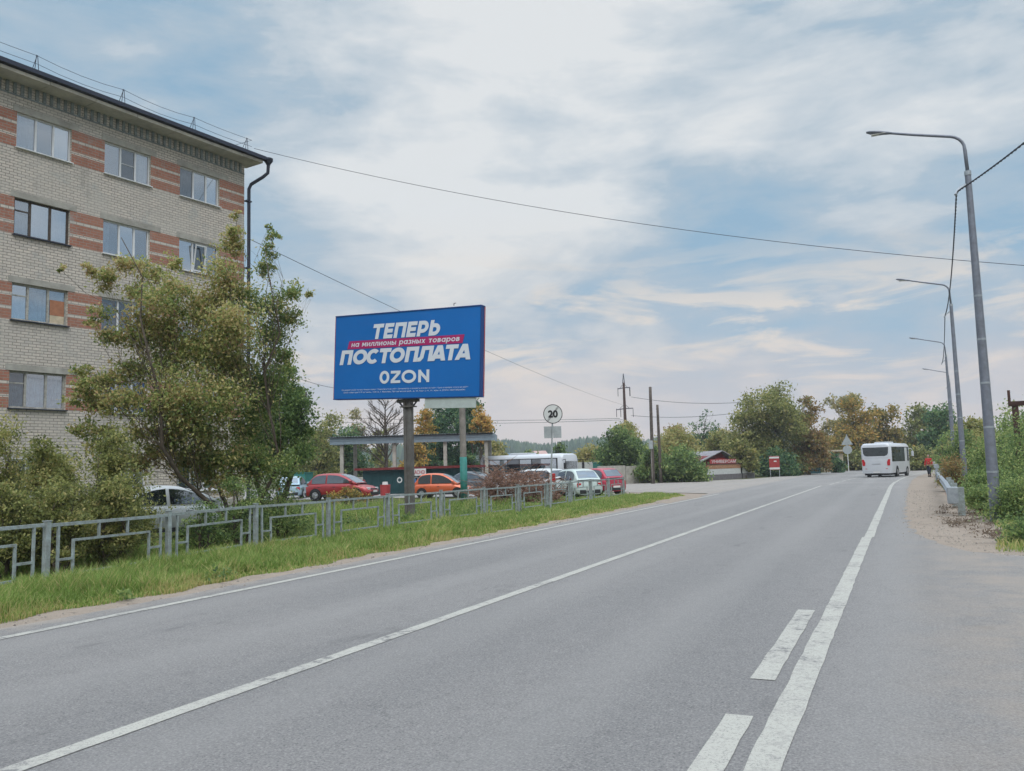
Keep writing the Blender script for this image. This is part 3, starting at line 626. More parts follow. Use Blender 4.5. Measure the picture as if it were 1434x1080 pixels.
# far wooded ridge: thousands of small conifers as one mass
def ridge():
    r = np.random.default_rng(3); n = 9000
    a = azi(300) + (azi(1120) - azi(300)) * r.random(n); R = 560 + 480 * r.random(n) ** .8
    x, y = R * np.cos(a), R * np.sin(a); z = np.array([gh(p, q) for p, q in zip(x, y)])
    h = 9 + 5 * r.random(n) + 2 * np.sin(a * 60); w_ = h * (.16 + .1 * r.random(n)); V = []; T = []; tt = r.random(n)
    for k in range(5):
        q = 2 * pi * k / 5; q2 = 2 * pi * (k + 1) / 5
        b0 = np.stack([x + w_ * np.cos(q), y + w_ * np.sin(q), z + h * .12], 1); b1 = np.stack([x + w_ * np.cos(q2), y + w_ * np.sin(q2), z + h * .12], 1)
        m0 = np.stack([x + w_ * .55 * np.cos(q2), y + w_ * .55 * np.sin(q2), z + h * .72], 1); m1 = np.stack([x + w_ * .55 * np.cos(q), y + w_ * .55 * np.sin(q), z + h * .72], 1)
        V.append(np.stack([b0, b1, m0, m1], 1)); T.append(tt)
        t0 = np.stack([x + w_ * .05, y, z + h], 1); t1 = np.stack([x - w_ * .05, y, z + h], 1); V.append(np.stack([m1, m0, t0, t1], 1)); T.append(tt)
    V = np.concatenate(V).reshape(-1, 3); return npmesh('forest', V, 4, np.concatenate(T))
tag(link('far_forest', ridge(), LM['pine']), 'dark conifer forest covering the far ridge on the horizon', 'forest', kind='stuff')
def valley_house(px, dist, wm, rm, W_, H_, lab, py):
    p = at(px, py, dist); p.z = gh(p.x, p.y) - 1; rz = azi(px) - pi / 2 + .3; zt = at(px, py, dist).z - p.z
    o = empty('valley_house', p, rz); tag(o, lab, 'house', 'small houses in the valley under the forest')
    m = MB(); m.box(-W_ / 2, W_ / 2, -4, 4, 0, max(zt, 3)); m.build('wall', M[wm], o)
    m = MB(); z0 = max(zt, 3) + .02; m.prism([(-4.6, z0), (4.6, z0), (0, z0 + H_)], lambda u, v, s: (s, u, v), -W_ / 2 - .5, W_ / 2 + .5); m.build('roof', M[rm], o)
valley_house(700, 420, 'whitewall', 'slate', 7, 1.8, 'small white house in the valley, leftmost above the parked bus roof', 640)
valley_house(724, 440, 'bluehouse', 'bluehouse', 12, 1.8, 'long blue-roofed house in the valley above the parked bus', 640)
valley_house(755, 430, 'pinkhouse', 'pinkhouse', 6, 2.0, 'small pink house in the valley left of the round sign post', 637)
valley_house(780, 450, 'whitewall', 'bluehouse', 7, 1.8, 'small white house with blue roof in the valley right of the round sign post', 640)
valley_house(811, 440, 'greenhouse', 'sheetblue', 18, 1.4, 'long low green shed in the valley beside the shrubs', 640)

# =================================================================== APARTMENT BUILDING
AZ = radians(7.46); NX, NY = cos(AZ), -sin(AZ); OFF = -26.954
bld = empty('apartment_building', (OFF * NX, OFF * NY, 0), pi / 2 - AZ)
tag(bld, 'five-storey pale brick apartment block with red brick bands between its windows', 'apartment building')
cols = [(13.65 - 3.0 * k + 0, 15.45 - 3.0 * k) for k in range(4, 0, -1)] + [(13.65, 15.45), (16.63, 18.43), (19.66, 21.47)]
S0, S1 = -.6, 22.7; rows = [(.9 + .25, 2.35), (3.93, 5.10), (6.70, 7.88), (9.42, 10.62), (12.26, 13.42)]
sb = sorted({S0, S1} | {v for c in cols for v in c}); zb = [0]
for a, b in rows:
    zb += [a]; t = (b - a - 2 * .1) / 3 
    zb += [a + t, a + t + .1, a + 2 * t + .1, a + 2 * t + .2, b]
zb += [14.35]
wm = MB(); ww = MB()
def inwin(s, z): return any(a < s < b for a, b in cols) and any(a < z < b for a, b in rows)
for i in range(len(sb) - 1):
    for j in range(len(zb) - 1):
        s, z = (sb[i] + sb[i + 1]) / 2, (zb[j] + zb[j + 1]) / 2
        if inwin(s, z): continue
        red = any(a < z < b for a, b in rows[1:]) and (j - 1) % 6 in (0, 2, 4)
        wm.cur = 1 if red else 0
        wm.quad((sb[i], 0, zb[j]), (sb[i + 1], 0, zb[j]), (sb[i + 1], 0, zb[j + 1]), (sb[i], 0, zb[j + 1]))
wm.cur = 0
D_ = .14
for a, b in cols:
    for z0, z1 in rows:
        wm.quad((a, 0, z0), (a, 0, z1), (a, D_, z1), (a, D_, z0)); wm.quad((b, 0, z0), (b, D_, z0), (b, D_, z1), (b, 0, z1))
        wm.quad((a, 0, z1), (b, 0, z1), (b, D_, z1), (a, D_, z1)); wm.quad((a, 0, z0), (a, D_, z0), (b, D_, z0), (b, 0, z0))
BD = 12.
wm.quad((S1, 0, 0), (S1, BD, 0), (S1, BD, 14.35), (S1, 0, 14.35)); wm.quad((S0, 0, 0), (S0, 0, 14.35), (S0, BD, 14.35), (S0, BD, 0)); wm.quad((S0, BD, 0), (S0, BD, 14.35), (S1, BD, 14.35), (S1, BD, 0))
wall = wm.build('wall', [M['brick'], M['redbrick']], bld)
# lintels
r_ = random.Random(2)
for a, b in cols:
    for z0, z1 in rows: lm_ = MB(); lm_.box(a - .12, b + r_.choice((.22, .42)), -.012, .05, z1 + .003, z1 + .20); lm_.build('lintel', M['concrete'], wall)
# dentil cornice
cm = MB(); s = S0
while s < S1 - .05:
    cm.box(s, s + .10, -.045, .02, 13.98, 14.34); s += .235
cm.box(S0, S1, -.02, .03, 13.93, 13.976); cm.build('cornice', M['cornice'], wall)
# roof slabs
rf = MB(); s = S0 - .6; r_ = random.Random(4)
while s < S1 + .05:
    e_ = min(s + 1.55, S1 + .36); dz = r_.uniform(-.012, .012); rf.box(s, e_ - .02, -.72, .3, 14.352 + dz, 14.46 + dz); s += 1.55
roof = MB(); roof.box(S0 - .7, S1 + .42, -.80, BD + .7, 14.50, 14.60); roof.prism([(-.78, 14.603), (BD + .7, 14.603), (BD / 2, 15.25)], lambda u, v, w_: (w_, u, v), S0 - .6, S1 + .38)
ro = roof.build('roof', M['roof'], bld); rf.build('soffit_slabs', M['soffit'], ro)
ed = MB(); ed.box(S0 - .72, S1 + .44, -.835, -.803, 14.50, 14.64); ed.box(S1 + .423, S1 + .445, -.80, BD + .7, 14.50, 14.64); ed.build('roof_edge_flashing', M['darkmetal'], ro)
rl = MB()
posts = [S0 + .5 + 3.1 * k for k in range(8)]; posts = [1.1, 4.2, 7.3, 10.6, 13.9, 16.9, 19.8, 22.3]
for s in posts:
    for dx in (-.07, .07): rl.tube([(s + dx, -.62, 14.6), (s + dx * .25, -.62, 15.22)], .011, 5)
    rl.tube([(s, -.2, 14.62), (s, -.62, 15.2)], .010, 5)
for zz in (15.2, 14.93):
    pts = []
    for i in range(len(posts) - 1):
        for k in range(4):
            u = k / 4; pts.append((posts[i] + (posts[i + 1] - posts[i]) * u, -.62, zz - .07 * 4 * u * (1 - u) * (1.4 if i in (4, 5) else .5)))
    pts.append((posts[-1] + .25, -.62, zz)); rl.tube(pts, .0085, 4)
rl.tube([(22.55, -.62, 15.2), (22.3, .6, 15.1)], .0085, 4); rl.build('roof_railing', M['darkmetal'], bld)
v = MB(); v.box(15.1, 15.5, .0, .35, 14.6, 14.78); v.build('roof_vent', M['rust'], ro); v = MB(); v.tube([(14.7, -.1, 14.6), (14.7, -.1, 14.9)], .02, 6); v.build('vent_pipe', M['darkmetal'], ro)
dp = MB(); gx = S1 + .60
dp.tube([(gx, -.75, 14.62), (gx, -.75, 14.52), (gx, -.75, 14.40), (gx, -.75, 14.34)], [.19, .19, .10, .075], 12)
dp.tube([(gx, -.75, 14.36), (gx, -.72, 14.02), (gx - .10, -.55, 13.86), (S1 + .22, -.15, 13.55), (S1 + .17, -.08, 13.35), (S1 + .17, -.08, .3)], .07, 10)
for z in (12.8, 10.0, 7.2, 4.4, 1.6): dp.box(S1 + .0, S1 + .26, -.165, .01, z, z + .05)
dp.build('drainpipe', M['darkmetal'], bld, auto=40)
# windows
def window(c, rw, style):
    a, b = cols[c]; z0, z1 = rows[rw]; y0 = .085
    fm = dict(pvc='pvc', brown='oldwood', grey='greywood')[style]; t = .055 if style == 'pvc' else .06
    wo = empty('window', (a, y0, z0)); wo.parent = bld; W_, H_ = b - a, z1 - z0
    fr = MB(); n_ = 0
    fr.box(0, W_, 0, .05, 0, t); fr.box(0, W_, 0, .05, H_ - t, H_); fr.box(0, t, 0, .05, t, H_ - t); fr.box(W_ - t, W_, 0, .05, t, H_ - t)
    mull = [W_ * .36, W_ * .68] if style == 'pvc' else [W_ * .30, W_ * .66]
    for m_ in mull: fr.box(m_ - t * .55, m_ + t * .55, -.004, .05, t, H_ - t)
    if style == 'pvc' and (c + rw) % 3 == 0: fr.box(mull[1 if c == 6 else 0] + t * .55, (W_ - t if c == 6 else mull[1] - t * .55), .006, .03, H_ * .48, H_ * .48 + .02)
    if style != 'pvc': fr.box(t, mull[0] - t * .55, .004, .05, H_ * .66, H_ * .66 + .04)
    fr.build('window_frame', M[fm], wo)
    si = MB(); si.box(-.04, W_ + .04, -.17, -.002, -.035, -.004); si.build('window_sill', M['pvc' if style == 'pvc' else 'darkmetal'], wo)
    xs = [t] + mull + [W_ - t]
    for i in range(3):
        gl = MB(); gl.quad((xs[i] + .01, .03, t), (xs[i + 1] - .01, .03, t), (xs[i + 1] - .01, .03, H_ - t), (xs[i] + .01, .03, H_ - t))
        gl.build('pane', M[random.Random(c * 31 + rw * 7 + i).choice(('glass', 'glass2', 'glass3', 'glass'))], wo)
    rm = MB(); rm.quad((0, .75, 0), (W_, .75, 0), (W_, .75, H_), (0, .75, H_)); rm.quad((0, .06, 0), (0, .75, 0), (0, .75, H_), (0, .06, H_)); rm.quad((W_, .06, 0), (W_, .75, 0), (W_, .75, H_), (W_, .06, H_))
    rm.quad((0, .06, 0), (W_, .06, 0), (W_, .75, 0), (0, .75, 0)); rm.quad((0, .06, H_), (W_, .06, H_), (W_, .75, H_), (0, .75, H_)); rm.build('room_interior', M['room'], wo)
    r = random.Random(c * 7 + rw)
    spans = [(t, mull[0]), (mull[0], mull[1]), (mull[1], W_ - t)] if style != 'pvc' else r.choice([[(t, W_ * .35)], [(W_ * .8, W_ - t)], [(W_ * .70, W_ * .8)], [(t, W_ * .2)]])
    cu = MB()
    for (u0, u1) in spans:
        k = 14; zt = H_ - .12 if style == 'pvc' else H_ * (.62 if u0 < .1 else .9)
        P = [(u0 + (u1 - u0) * i / k, .13 + .018 * sin(i * 2.3 + u0 * 9)) for i in range(k + 1)]
        for i in range(k): cu.quad((*P[i], .04), (*P[i + 1], .04), (*P[i + 1], zt), (*P[i], zt))
    cu.build('curtain', M['curtain2' if (c, rw) in ((4, 1), (4, 2)) else 'curtain'], wo, smooth=True)
    return wo
for c in range(7):
    for rw in range(5):
        st = 'pvc'
        if c == 4: st = {4: 'pvc', 3: 'brown', 2: 'grey', 1: 'grey', 0: 'pvc'}[rw]
        if c < 4 and (c * 3 + rw) % 3 == 0: st = 'grey'
        wo = window(c, rw, st)
        if (c, rw) == (4, 2):
            W_ = 1.8; b_ = MB(); b_.box(W_ * .70, W_ - .07, .015, .022, .32, .82); b_.build('plywood_panel', M['ply'], wo); b_ = MB(); b_.box(W_ * .70, W_ - .07, .015, .022, .06, .315); b_.build('pale_panel', M['card'], wo)
        if (c, rw) == (6, 3):
            b_ = MB(); 
            for q in ((.02, .06), (.48, .52)): b_.box(q[0], q[1], -.012, .02, 0, 1.02)
            b_.box(.06, .48, -.012, .02, 0, .05); b_.box(.06, .48, -.012, .02, .97, 1.02); o = b_.build('open_sash', M['pvc'], wo); o.location = (.64, -.02, .07); o.rotation_euler = (radians(9), 0, 0)
        if rw == 0:
            gr = MB(); W_ = 1.8; H_ = rows[0][1] - rows[0][0]
            for k in range(9): gr.tube([(W_ * .5, -.16, 0), (W_ * (k / 8), -.20, H_ * (.99 if 0 < k < 8 else .5))], .008, 5)
            for zz in (.0, H_): gr.tube([(0, -.16, zz), (W_, -.16, zz)], .01, 5)
            for xx in (0, W_): gr.tube([(xx, -.16, 0), (xx, -.16, H_)], .01, 5)
            gr.build('window_grille', M['pvc'], wo)
pl = MB(); pl.box(S0, S1, -.06, -.003, 0, .75); pl.build('plinth', M['concrete'], bld)

# =================================================================== FENCE
fen = empty('street_fence', (fence_x(8.75), 8.75, 0)); tag(fen, 'low grey-green welded tube fence along the grass verge', 'fence')
FO = Vector((fence_x(8.75), 8.75, 0))
fy = [0.6, 3.3, 6.03] + [8.75 + 2.72 * k for k in range(13)]
FH = 1.0
for i, y in enumerate(fy):
    p = Vector((fence_x(y), y, 0)) - FO; m = MB(); m.bbox(-.042, .042, -.042, .042, -.2, FH + .035, .008); m.bbox(-.05, .05, -.05, .05, FH + .036, FH + .05, .004)
    m.box(-.012, .012, -.075, .075, FH - .06, FH - .02)
    o = m.build('post', M['fence'], fen); o.location = p; r_ = random.Random(i); o.rotation_euler = (r_.uniform(-.02, .02), r_.uniform(-.02, .02), 0)
for i in range(len(fy) - 1):
    a = Vector((fence_x(fy[i]), fy[i], 0)); b = Vector((fence_x(fy[i + 1]), fy[i + 1], 0)); Lp = (b - a).length; rz = atan2(b.y - a.y, b.x - a.x)
    m = MB(); r_ = random.Random(i + 50); t = .018
    def bar(x0, x1, z0, z1, tt=t): m.box(x0, x1, -tt, tt, z0, z1)
    bar(.06, Lp - .06, FH - .05, FH, .021)
    for x in (.22, Lp - .22): bar(x - t, x + t, .05, FH - .05)
    q0, q1 = .52, Lp - .52
    bar(q0 - t, q1 + t, .70, .70 + 2 * t); bar(q0 - t, q0 + t, .22, .70); bar(q1 - t, q1 + t, .22, .70); bar(q0 - t, q1 + t, .185, .22)
    for f_ in (.31, .69): x = q0 + (q1 - q0) * f_; bar(x - t, x + t, .70 + 2 * t, FH - .05)
    bar(.22 + t, q0 - t, .42, .42 + 2 * t, .016); bar(q1 + t, Lp - .22 - t, .42, .42 + 2 * t, .016)
    o = m.build('panel', M['fence'], fen); o.location = a - FO; o.rotation_euler = (r_.uniform(-.02, .02), r_.uniform(-.006, .006), rz)

# =================================================================== BILLBOARD
bl_, br_ = at(469, 500, 31.9), at(672.5, 490, 28.3)
bw = hypot(br_.x - bl_.x, br_.y - bl_.y); brz = atan2(br_.y - bl_.y, br_.x - bl_.x)
bc = (bl_ + br_) / 2; B0, BH = 4.24, 3.07
bb = empty('billboard', (bc.x, bc.y, 0), brz); tag(bb, 'large blue advertising billboard with white lettering on a steel column', 'billboard')
m = MB(); m.bbox(-bw / 2, bw / 2, .012, .26, B0, B0 + BH, .012); m.build('box_frame', M['bluedark'], bb)
m = MB()
for z in (B0 - .035, B0 + BH + .003): m.box(-bw / 2 - .02, bw / 2 + .02, -.02, .28, z, z + .032)
m.box(bw / 2 + .003, bw / 2 + .03, -.02, .02, B0, B0 + BH); m.build('edge_profile', M['bluedark'], bb)
for xa, xb, ya, yb in ((bw / 2 + .004, bw / 2 + .02, .25, .29), (-bw / 2 - .018, -bw / 2 - .004, -.01, .03)): m = MB(); m.box(xa, xb, ya, yb, B0, B0 + BH); m.build('red_trim', M['redtrim'], bb)
m = MB(); nx_, nz_ = 24, 10
def pp(i, j): x = -bw / 2 + bw * i / nx_; z = B0 + BH * j / nz_; return (x, .0 - .004 * sin(i * .9 + j * .3) * sin(j * .7), z)
for i in range(nx_):
    for j in range(nz_): m.quad(pp(i, j), pp(i + 1, j), pp(i + 1, j + 1), pp(i, j + 1))
ps = m.build('poster', M['blue'], bb, smooth=True)
def bt(name, body, t0, t1, v0, v1, mt='poster', bold=0., shear=0., y=-.014):
    return letter(name, body, (t1 - t0) * bw, (v1 - v0) * BH, M[mt], ps, ((t0 + t1) / 2 * bw - bw / 2, y, B0 + BH * (1 - (v0 + v1) / 2)), bold=bold, shear=shear)
def st(name, body, t0, t1, v0, v1, t, shear=.20, gap=.10, y=-.014, mt='poster'):
    h = (v1 - v0) * BH; sh = shear; return stroke_text(body, (t0 - .5) * bw, (t1 - .5) * bw - sh * h, B0 + BH * (1 - v1), h, t, sh, gap, y).build(name, M[mt], ps)
st('headline', 'ТЕПЕРЬ', .268, .752, .122, .300, .25); st('headline', 'ПОСТОПЛАТА', .038, .958, .416, .592, .26, gap=.07)
m = MB(); za, zb_ = B0 + BH * (1 - .405), B0 + BH * (1 - .308); xa, xb = bw * (.093 - .5), bw * (.888 - .5)
m.quad((xa, -.010, za), (xb, -.010, za), (xb + .08, -.010, zb_), (xa + .08, -.010, zb_)); m.build('strip', M['magenta'], ps)
st('strip_lettering', 'на миллионы разных товаров', .122, .872, .334, .380, .21, gap=.17, y=-.013)
st('logo', 'O', .334, .403, .682, .834, .22, 0); st('logo', 'Z', .413, .480, .686, .830, .22, 0); st('logo', 'Q', .488, .588, .682, .834, .22, 0); st('logo', 'N', .602, .676, .686, .830, .22, 0)
bt('small_print', 'Предварительная оценка товара в заявке. Подробности на сайте. Организатор и продавец указаны на сайте. Срок и порядок оплаты на сайте', .06, .93, .888, .908, bold=.002)
bt('small_print', 'ООО «Интернет Решения», 123112, г. Москва, Пресненская наб., д. 10, пом. I, эт. 41, ком. 6, ОГРН 1027739244741', .075, .91, .918, .940, bold=.006)
m = MB(); 
for s_ in (-1, 1): m.box(s_ * .105 - .055, s_ * .105 + .055, .12, .30, -.2, B0 - .08)
m.box(-.048, .048, .15, .27, -.2, B0 - .08); m.box(-.27, .27, .06, .36, B0 - .34, B0 - .30); m.box(-.45, .45, .14, .28, B0 - .16, B0 - .04); m.build('column', mat('column_paint', (.15, .148, .145), .7, scale=3, col2=(.09, .08, .072), detail=8, bump=.2), bb)
m = MB()
for a in (-1, 1): m.tube([(a * .2, .2, B0 - .33), (a * .42, .2, B0 - .1)], .03, 6)
for x in (-bw * .28, bw * .32): m.tube([(x, .2, B0 + BH + .03), (x, .2, B0 + BH + .11), (x + .08, .2, B0 + BH + .11)], .015, 5)
m.build('bracket', M['darkmetal'], bb)
m = MB(); m.bbox(bw * .145, bw * .475, .02, .07, B0 - .40, B0 - .045, .01); m.build('name_plate', M['cream'], bb)

piv = Vector((0, .13, B0 + BH / 2)); RT = Matrix.Rotation(.046, 3, 'Y')      # the box hangs slightly crooked on its column
for ch in bb.children:
    if ch.name.split('.')[0] in ('box_frame', 'edge_profile', 'red_trim', 'poster', 'name_plate'): ch.location = piv - RT @ piv; ch.rotation_euler = (0, .046, 0)

# =================================================================== POLES AND SIGNS
def simple_pole(name, base, h, r0, r1, mt, label, cat, lean=(0, 0), group=None):
    o = empty(name, base); tag(o, label, cat, group); m = MB(); k = 6
    m.tube([(lean[0] * (i / k), lean[1] * (i / k), -.2 + (h + .2) * i / k) for i in range(k + 1)], [r0 + (r1 - r0) * i / k for i in range(k + 1)], 12); m.build('shaft', M[mt], o, smooth=True); return o
p = gat(649, 42); o = simple_pole('utility_pole', p, 6.2, .17, .15, 'concpole', 'concrete pole painted teal up to head height behind the billboard', 'pole')
m = MB(); m.tube([(0, 0, -.1), (0, 0, 2.25)], .181, 14); m.build('teal_painted_base', M['teal'], o, smooth=True)
p = gat(913.5, 72); top = at(910.5, 542, 72)
o = simple_pole('wooden_pole', p, top.z, .17, .12, 'wood', 'taller leaning dark pole in front of the green shrubs with a small box', 'pole', lean=(top.x - p.x, top.y - p.y), group='two bare poles by the side road')
m = MB(); m.bbox(-.16, .16, -.28, -.12, 2.9, 3.6, .02); m.build('meter_box', M['signback'], o); m = MB(); m.tube([(0, -.12, .0), (0, -.12, 3.0)], .05, 6); m.build('footing_stub', M['concpole'], o)
p = gat(924.5, 74); top = at(920.5, 567, 74)
simple_pole('wooden_pole', p, top.z, .15, .11, 'wood', 'shorter leaning dark pole right of the taller one by the shrubs', 'pole', lean=(top.x - p.x, top.y - p.y), group='two bare poles by the side road')
# power pylon
PY = gat(878, 130); pyz = azi(878) - pi / 2 + .25
o = empty('power_pylon', PY, pyz); tag(o, 'tall slim power line pylon with two crossarms beyond the trees', 'pylon')
m = MB(); m.tube([(0, 0, -.2), (0, 0, 8), (0, 0, 14.2)], [.30, .24, .17], 10); m.build('mast', M['rust'], o)
m = MB()
for a in (-1, 1):
    m.tube([(a * .17, 0, 14.1), (0, 0, 15.6)], .05, 5)
for k in range(5): z = 14.25 + k * .25; x = .14 * (1 - k / 6); m.tube([(-x, 0, z), (x, 0, z + .25)], .03, 4)
m.build('top_spike', M['darkmetal'], o)
for z, wd in ((13.4, .95), (10.2, 1.3)):
    m = MB(); m.tube([(-wd, 0, z - .15), (0, 0, z), (wd, 0, z + .05)], .07, 5); m.tube([(-wd * .6, 0, z), (0, 0, z + .7)], .03, 4); m.tube([(wd * .6, 0, z), (0, 0, z + .7)], .03, 4)
    c_ = m.build('crossarm', M['darkmetal'], o)
    m = MB()
    for x in (-wd, -wd * .5 if z < 12 else wd * .93, wd): m.tube([(x, 0, z), (x, 0, z - 1.3)], .045, 5)
    m.build('insulator', M['black'], c_)
# end-of-limit sign
sb_ = gat(768.5, 31.6); st_ = at(774.5, 566, 31.6)
o = empty('road_sign', sb_, azi(770) - pi / 2 + .10); tag(o, 'round white end of 20 limit sign on a leaning grey post behind the fence', 'road sign')
lean = (st_ - sb_); q = Matrix.Rotation(-(azi(770) - pi / 2 + .10), 3, 'Z') @ Vector((lean.x, lean.y, 0))
m = MB(); m.tube([(0, .03, -.2), (q.x * .75, .03, 3.0), (q.x, .03, 3.95)], .030, 8); m.build('post', M['signback'], o)
dc = empty('disc_holder', (q.x, 0, 3.63)); dc.parent = o; bpy.data.objects.remove(dc)
def disc(name, mt, r0, y, cz, parent, x=0, th=.004, n=40, mi=None):
    m_ = MB(); m_.cyl((x, y, cz), (0, 1, 0), r0, th, n); return m_.build(name, M[mt], parent)
SZ = 3.62; SX = q.x * .93
d0 = disc('sign_disc', 'black', .362, .0, SZ, o, SX, .02); disc('disc_face', 'signwhite', .335, -.0125, SZ, d0, SX, .003)
m = MB(); a_ = radians(52)
for k in (-1.5, -.5, .5, 1.5):
    c_, s_ = cos(a_), sin(a_); off = k * .018; hl = sqrt(.325 ** 2 - off ** 2); w_ = .005
    P = [(c_ * -hl - s_ * (off + w_), s_ * -hl + c_ * (off + w_)), (c_ * -hl - s_ * (off - w_), s_ * -hl + c_ * (off - w_)), (c_ * hl - s_ * (off - w_), s_ * hl + c_ * (off - w_)), (c_ * hl - s_ * (off + w_), s_ * hl + c_ * (off + w_))]
    m.quad(*[(SX + u, -.0165, SZ + v) for u, v in P])
m.build('diagonal_stripe', M['signgrey'], d0)
letter('numerals', '20', .37, .28, M['black'], d0, (SX, -.018, SZ), bold=.045)
m = MB(); m.bbox(SX - .35, SX - .04, .05, .065, 2.72, 3.16, .003); m.bbox(SX - .01, SX + .30, .05, .065, 2.72, 3.16, .003); m.build('rear_plates', M['signback'], o)
# yield sign from behind
p = gat(1188, 112); o = empty('road_sign', p, azi(1188) - pi / 2); tag(o, 'triangle and disc signs seen from behind beside the far road', 'road sign')
m = MB(); m.tube([(0, 0, -.1), (0, 0, 4.6)], .05, 8); m.build('post', M['signwhite'], o)
m = MB(); m.prism([(-.68, 3.32), (.68, 3.32), (0, 4.55)], lambda u, v, s: (u, s, v), -.06, -.02); m.build('triangle_plate', M['signback'], o); disc('round_plate', 'signback', .54, -.045, 2.72, o, 0, .03)

# =================================================================== STREET LAMPS
def street_lamp(base, label, reach=1.78, H=9.75, yaw=0.):
    o = empty('street_lamp', base, yaw); tag(o, label, 'street lamp', 'street lamps along the right side of the road')
    m = MB(); m.tube([(0, 0, -.3), (0, 0, 4), (0, 0, 8.75)], [.14, .108, .072], 8); m.build('pole', M['lamp'], o, auto=60)
    m = MB(); m.tube([(0, 0, 8.751), (0, 0, 8.86)], .082, 10); 
    for z in (1.2, 2.3, 3.4, 4.5, 5.6): rr_ = .14 - .032 * z / 4 + .004; m.tube([(0, 0, z), (0, 0, z + .05)], rr_, 8)
    m.tube([(-.06, 0, 8.52), (-.24, -.2, 8.38), (-.34, -.34, 8.2)], .035, 6); m.build('collar', M['galv'], o)
    pts = [(0, 0, 8.8)] + [(-.02, 0, 9.4)] + [(-.42 + .40 * cos(a), 0, 9.45 + .40 * sin(a)) for a in [radians(15 * k) for k in range(1, 6)]] + [(-1.2, 0, 10.06), (-reach, 0, 10.22)]
    m = MB(); m.tube(pts, [.045] * 2 + [.038] * 5 + [.034, .030], 10); m.build('arm', M['lamp'], o, smooth=True)
    m = MB()
    secs = [(-reach + .12, .03, .025), (-reach, .06, .04), (-reach - .2, .10, .055), (-reach - .42, .10, .045), (-reach - .52, .05, .02)]
    vs = []; n = 10
    for x, a, b in secs: vs += [(x, a * cos(2 * pi * k / n), 10.22 - (x + reach) * .22 + b * sin(2 * pi * k / n)) for k in range(n)]
    m.add(vs, [(i * n + k, (i + 1) * n + k, (i + 1) * n + (k + 1) % n, i * n + (k + 1) % n) for i in range(len(secs) - 1) for k in range(n)] + [tuple(range(n)), tuple(range(4 * n, 5 * n))[::-1]])
    h = m.build('lamp_head', M['lamp'], o, smooth=True)
    m = MB(); m.bbox(-reach - .40, -reach - .05, -.075, .075, 10.215, 10.233, .005); m.build('lens', M['lampglass'], h)
    return o
LB = [gat(1389, 24), gat(1349.5, 45), gat(1336.5, 68), gat(1338.5, 93)]
for b, l in zip(LB, ('nearest and tallest looking lamp post in the bushes right of the guardrail', 'second nearest lamp post, rising from the shrubs behind the guardrail', 'third lamp post along the road, its arm just above the far trees', 'farthest and faintest lamp post, mostly hidden behind the third')): street_lamp(b, l)
def wire_obj(name, pts, r, label, group=None, cat='cable', twist=0, sag=0., n=24):
    a, b = Vector(pts[0]), Vector(pts[-1]); P = []
    for i in range(n + 1):
        u = i / n; q_ = a.lerp(b, u); q_.z -= 4 * sag * u * (1 - u); P.append(q_)
    m_ = MB()
    if twist:
        N_ = 260; 
        for ph in (0, pi):
            Q = []
            for i in range(N_ + 1):
                u = i / N_; q_ = a.lerp(b, u); q_.z -= 4 * sag * u * (1 - u); t = u * twist * 2 * pi + ph; Q.append(q_ + Vector((cos(t), 0, sin(t))) * r * 1.1)
            m_.tube(Q, r, 5)
    else: m_.tube(P, r, 5)
    return tag(m_.build(name, M['wire'], None), label, cat, group)
cl = [Vector((-.3, -.2, 8.3)) + b for b in LB]
q0 = at(1434, 190, 19.2); a0 = cl[0] + (q0 - cl[0]) * 2.4
wire_obj('twisted_cable', [a0, cl[0]], .012, 'thick twisted cable rising to the right from the nearest lamp post', twist=26, sag=.15)
wire_obj('twisted_cable', [cl[0], cl[1]], .012, 'twisted cable hanging between the two nearest lamp posts', twist=40, sag=.55)
wire_obj('twisted_cable', [cl[1], cl[2]], .012, 'twisted cable hanging between the second and third lamp posts', twist=40, sag=.5)
c0 = Vector((OFF * NX, OFF * NY, 0)) + Vector((sin(AZ), cos(AZ), 0)) * 22.6 + Vector((NX, NY, 0)) * .7
a = c0 + Vector((0, 0, 14.85)); b = at(1434, 345, 30); b2 = a + (b - a) * 1.25
wire_obj('overhead_wire', [a, b2], .010, 'long thin wire crossing the sky from the roof corner to the right edge', sag=.95)
a = c0 + Vector((-.4, .1, 11.2)); wire_obj('overhead_wire', [a, at(872, 567, 130)], .013, 'thin wire slanting down from the drainpipe behind the billboard to the pylon', sag=.6)
a = at(403, 524, 45); wire_obj('overhead_wire', [a, at(500, 545, 60)], .014, 'short wire running from the maple to behind the billboard', sag=.25)
for k, (ya, yb, yc, lab) in enumerate(((583, 586, 606, 'upper of the faint power lines low over the valley'), (590, 588, 612, 'lower of the faint power lines low over the valley'))):
    wire_obj('power_line', [at(430, ya, 150), at(868 + 4 * k, yb, 130)], .03, lab + ', left of the pylon', 'faint power lines at the pylon', sag=.5)
for k, (yb, yc, lab) in enumerate(((556, 562, 'upper of the faint power lines right of the pylon'), (582, 574, 'lower of the faint power lines right of the pylon'))):
    wire_obj('power_line', [at(884, yb, 130), at(1060, yc, 120)], .03, lab, 'faint power lines at the pylon', sag=.6)

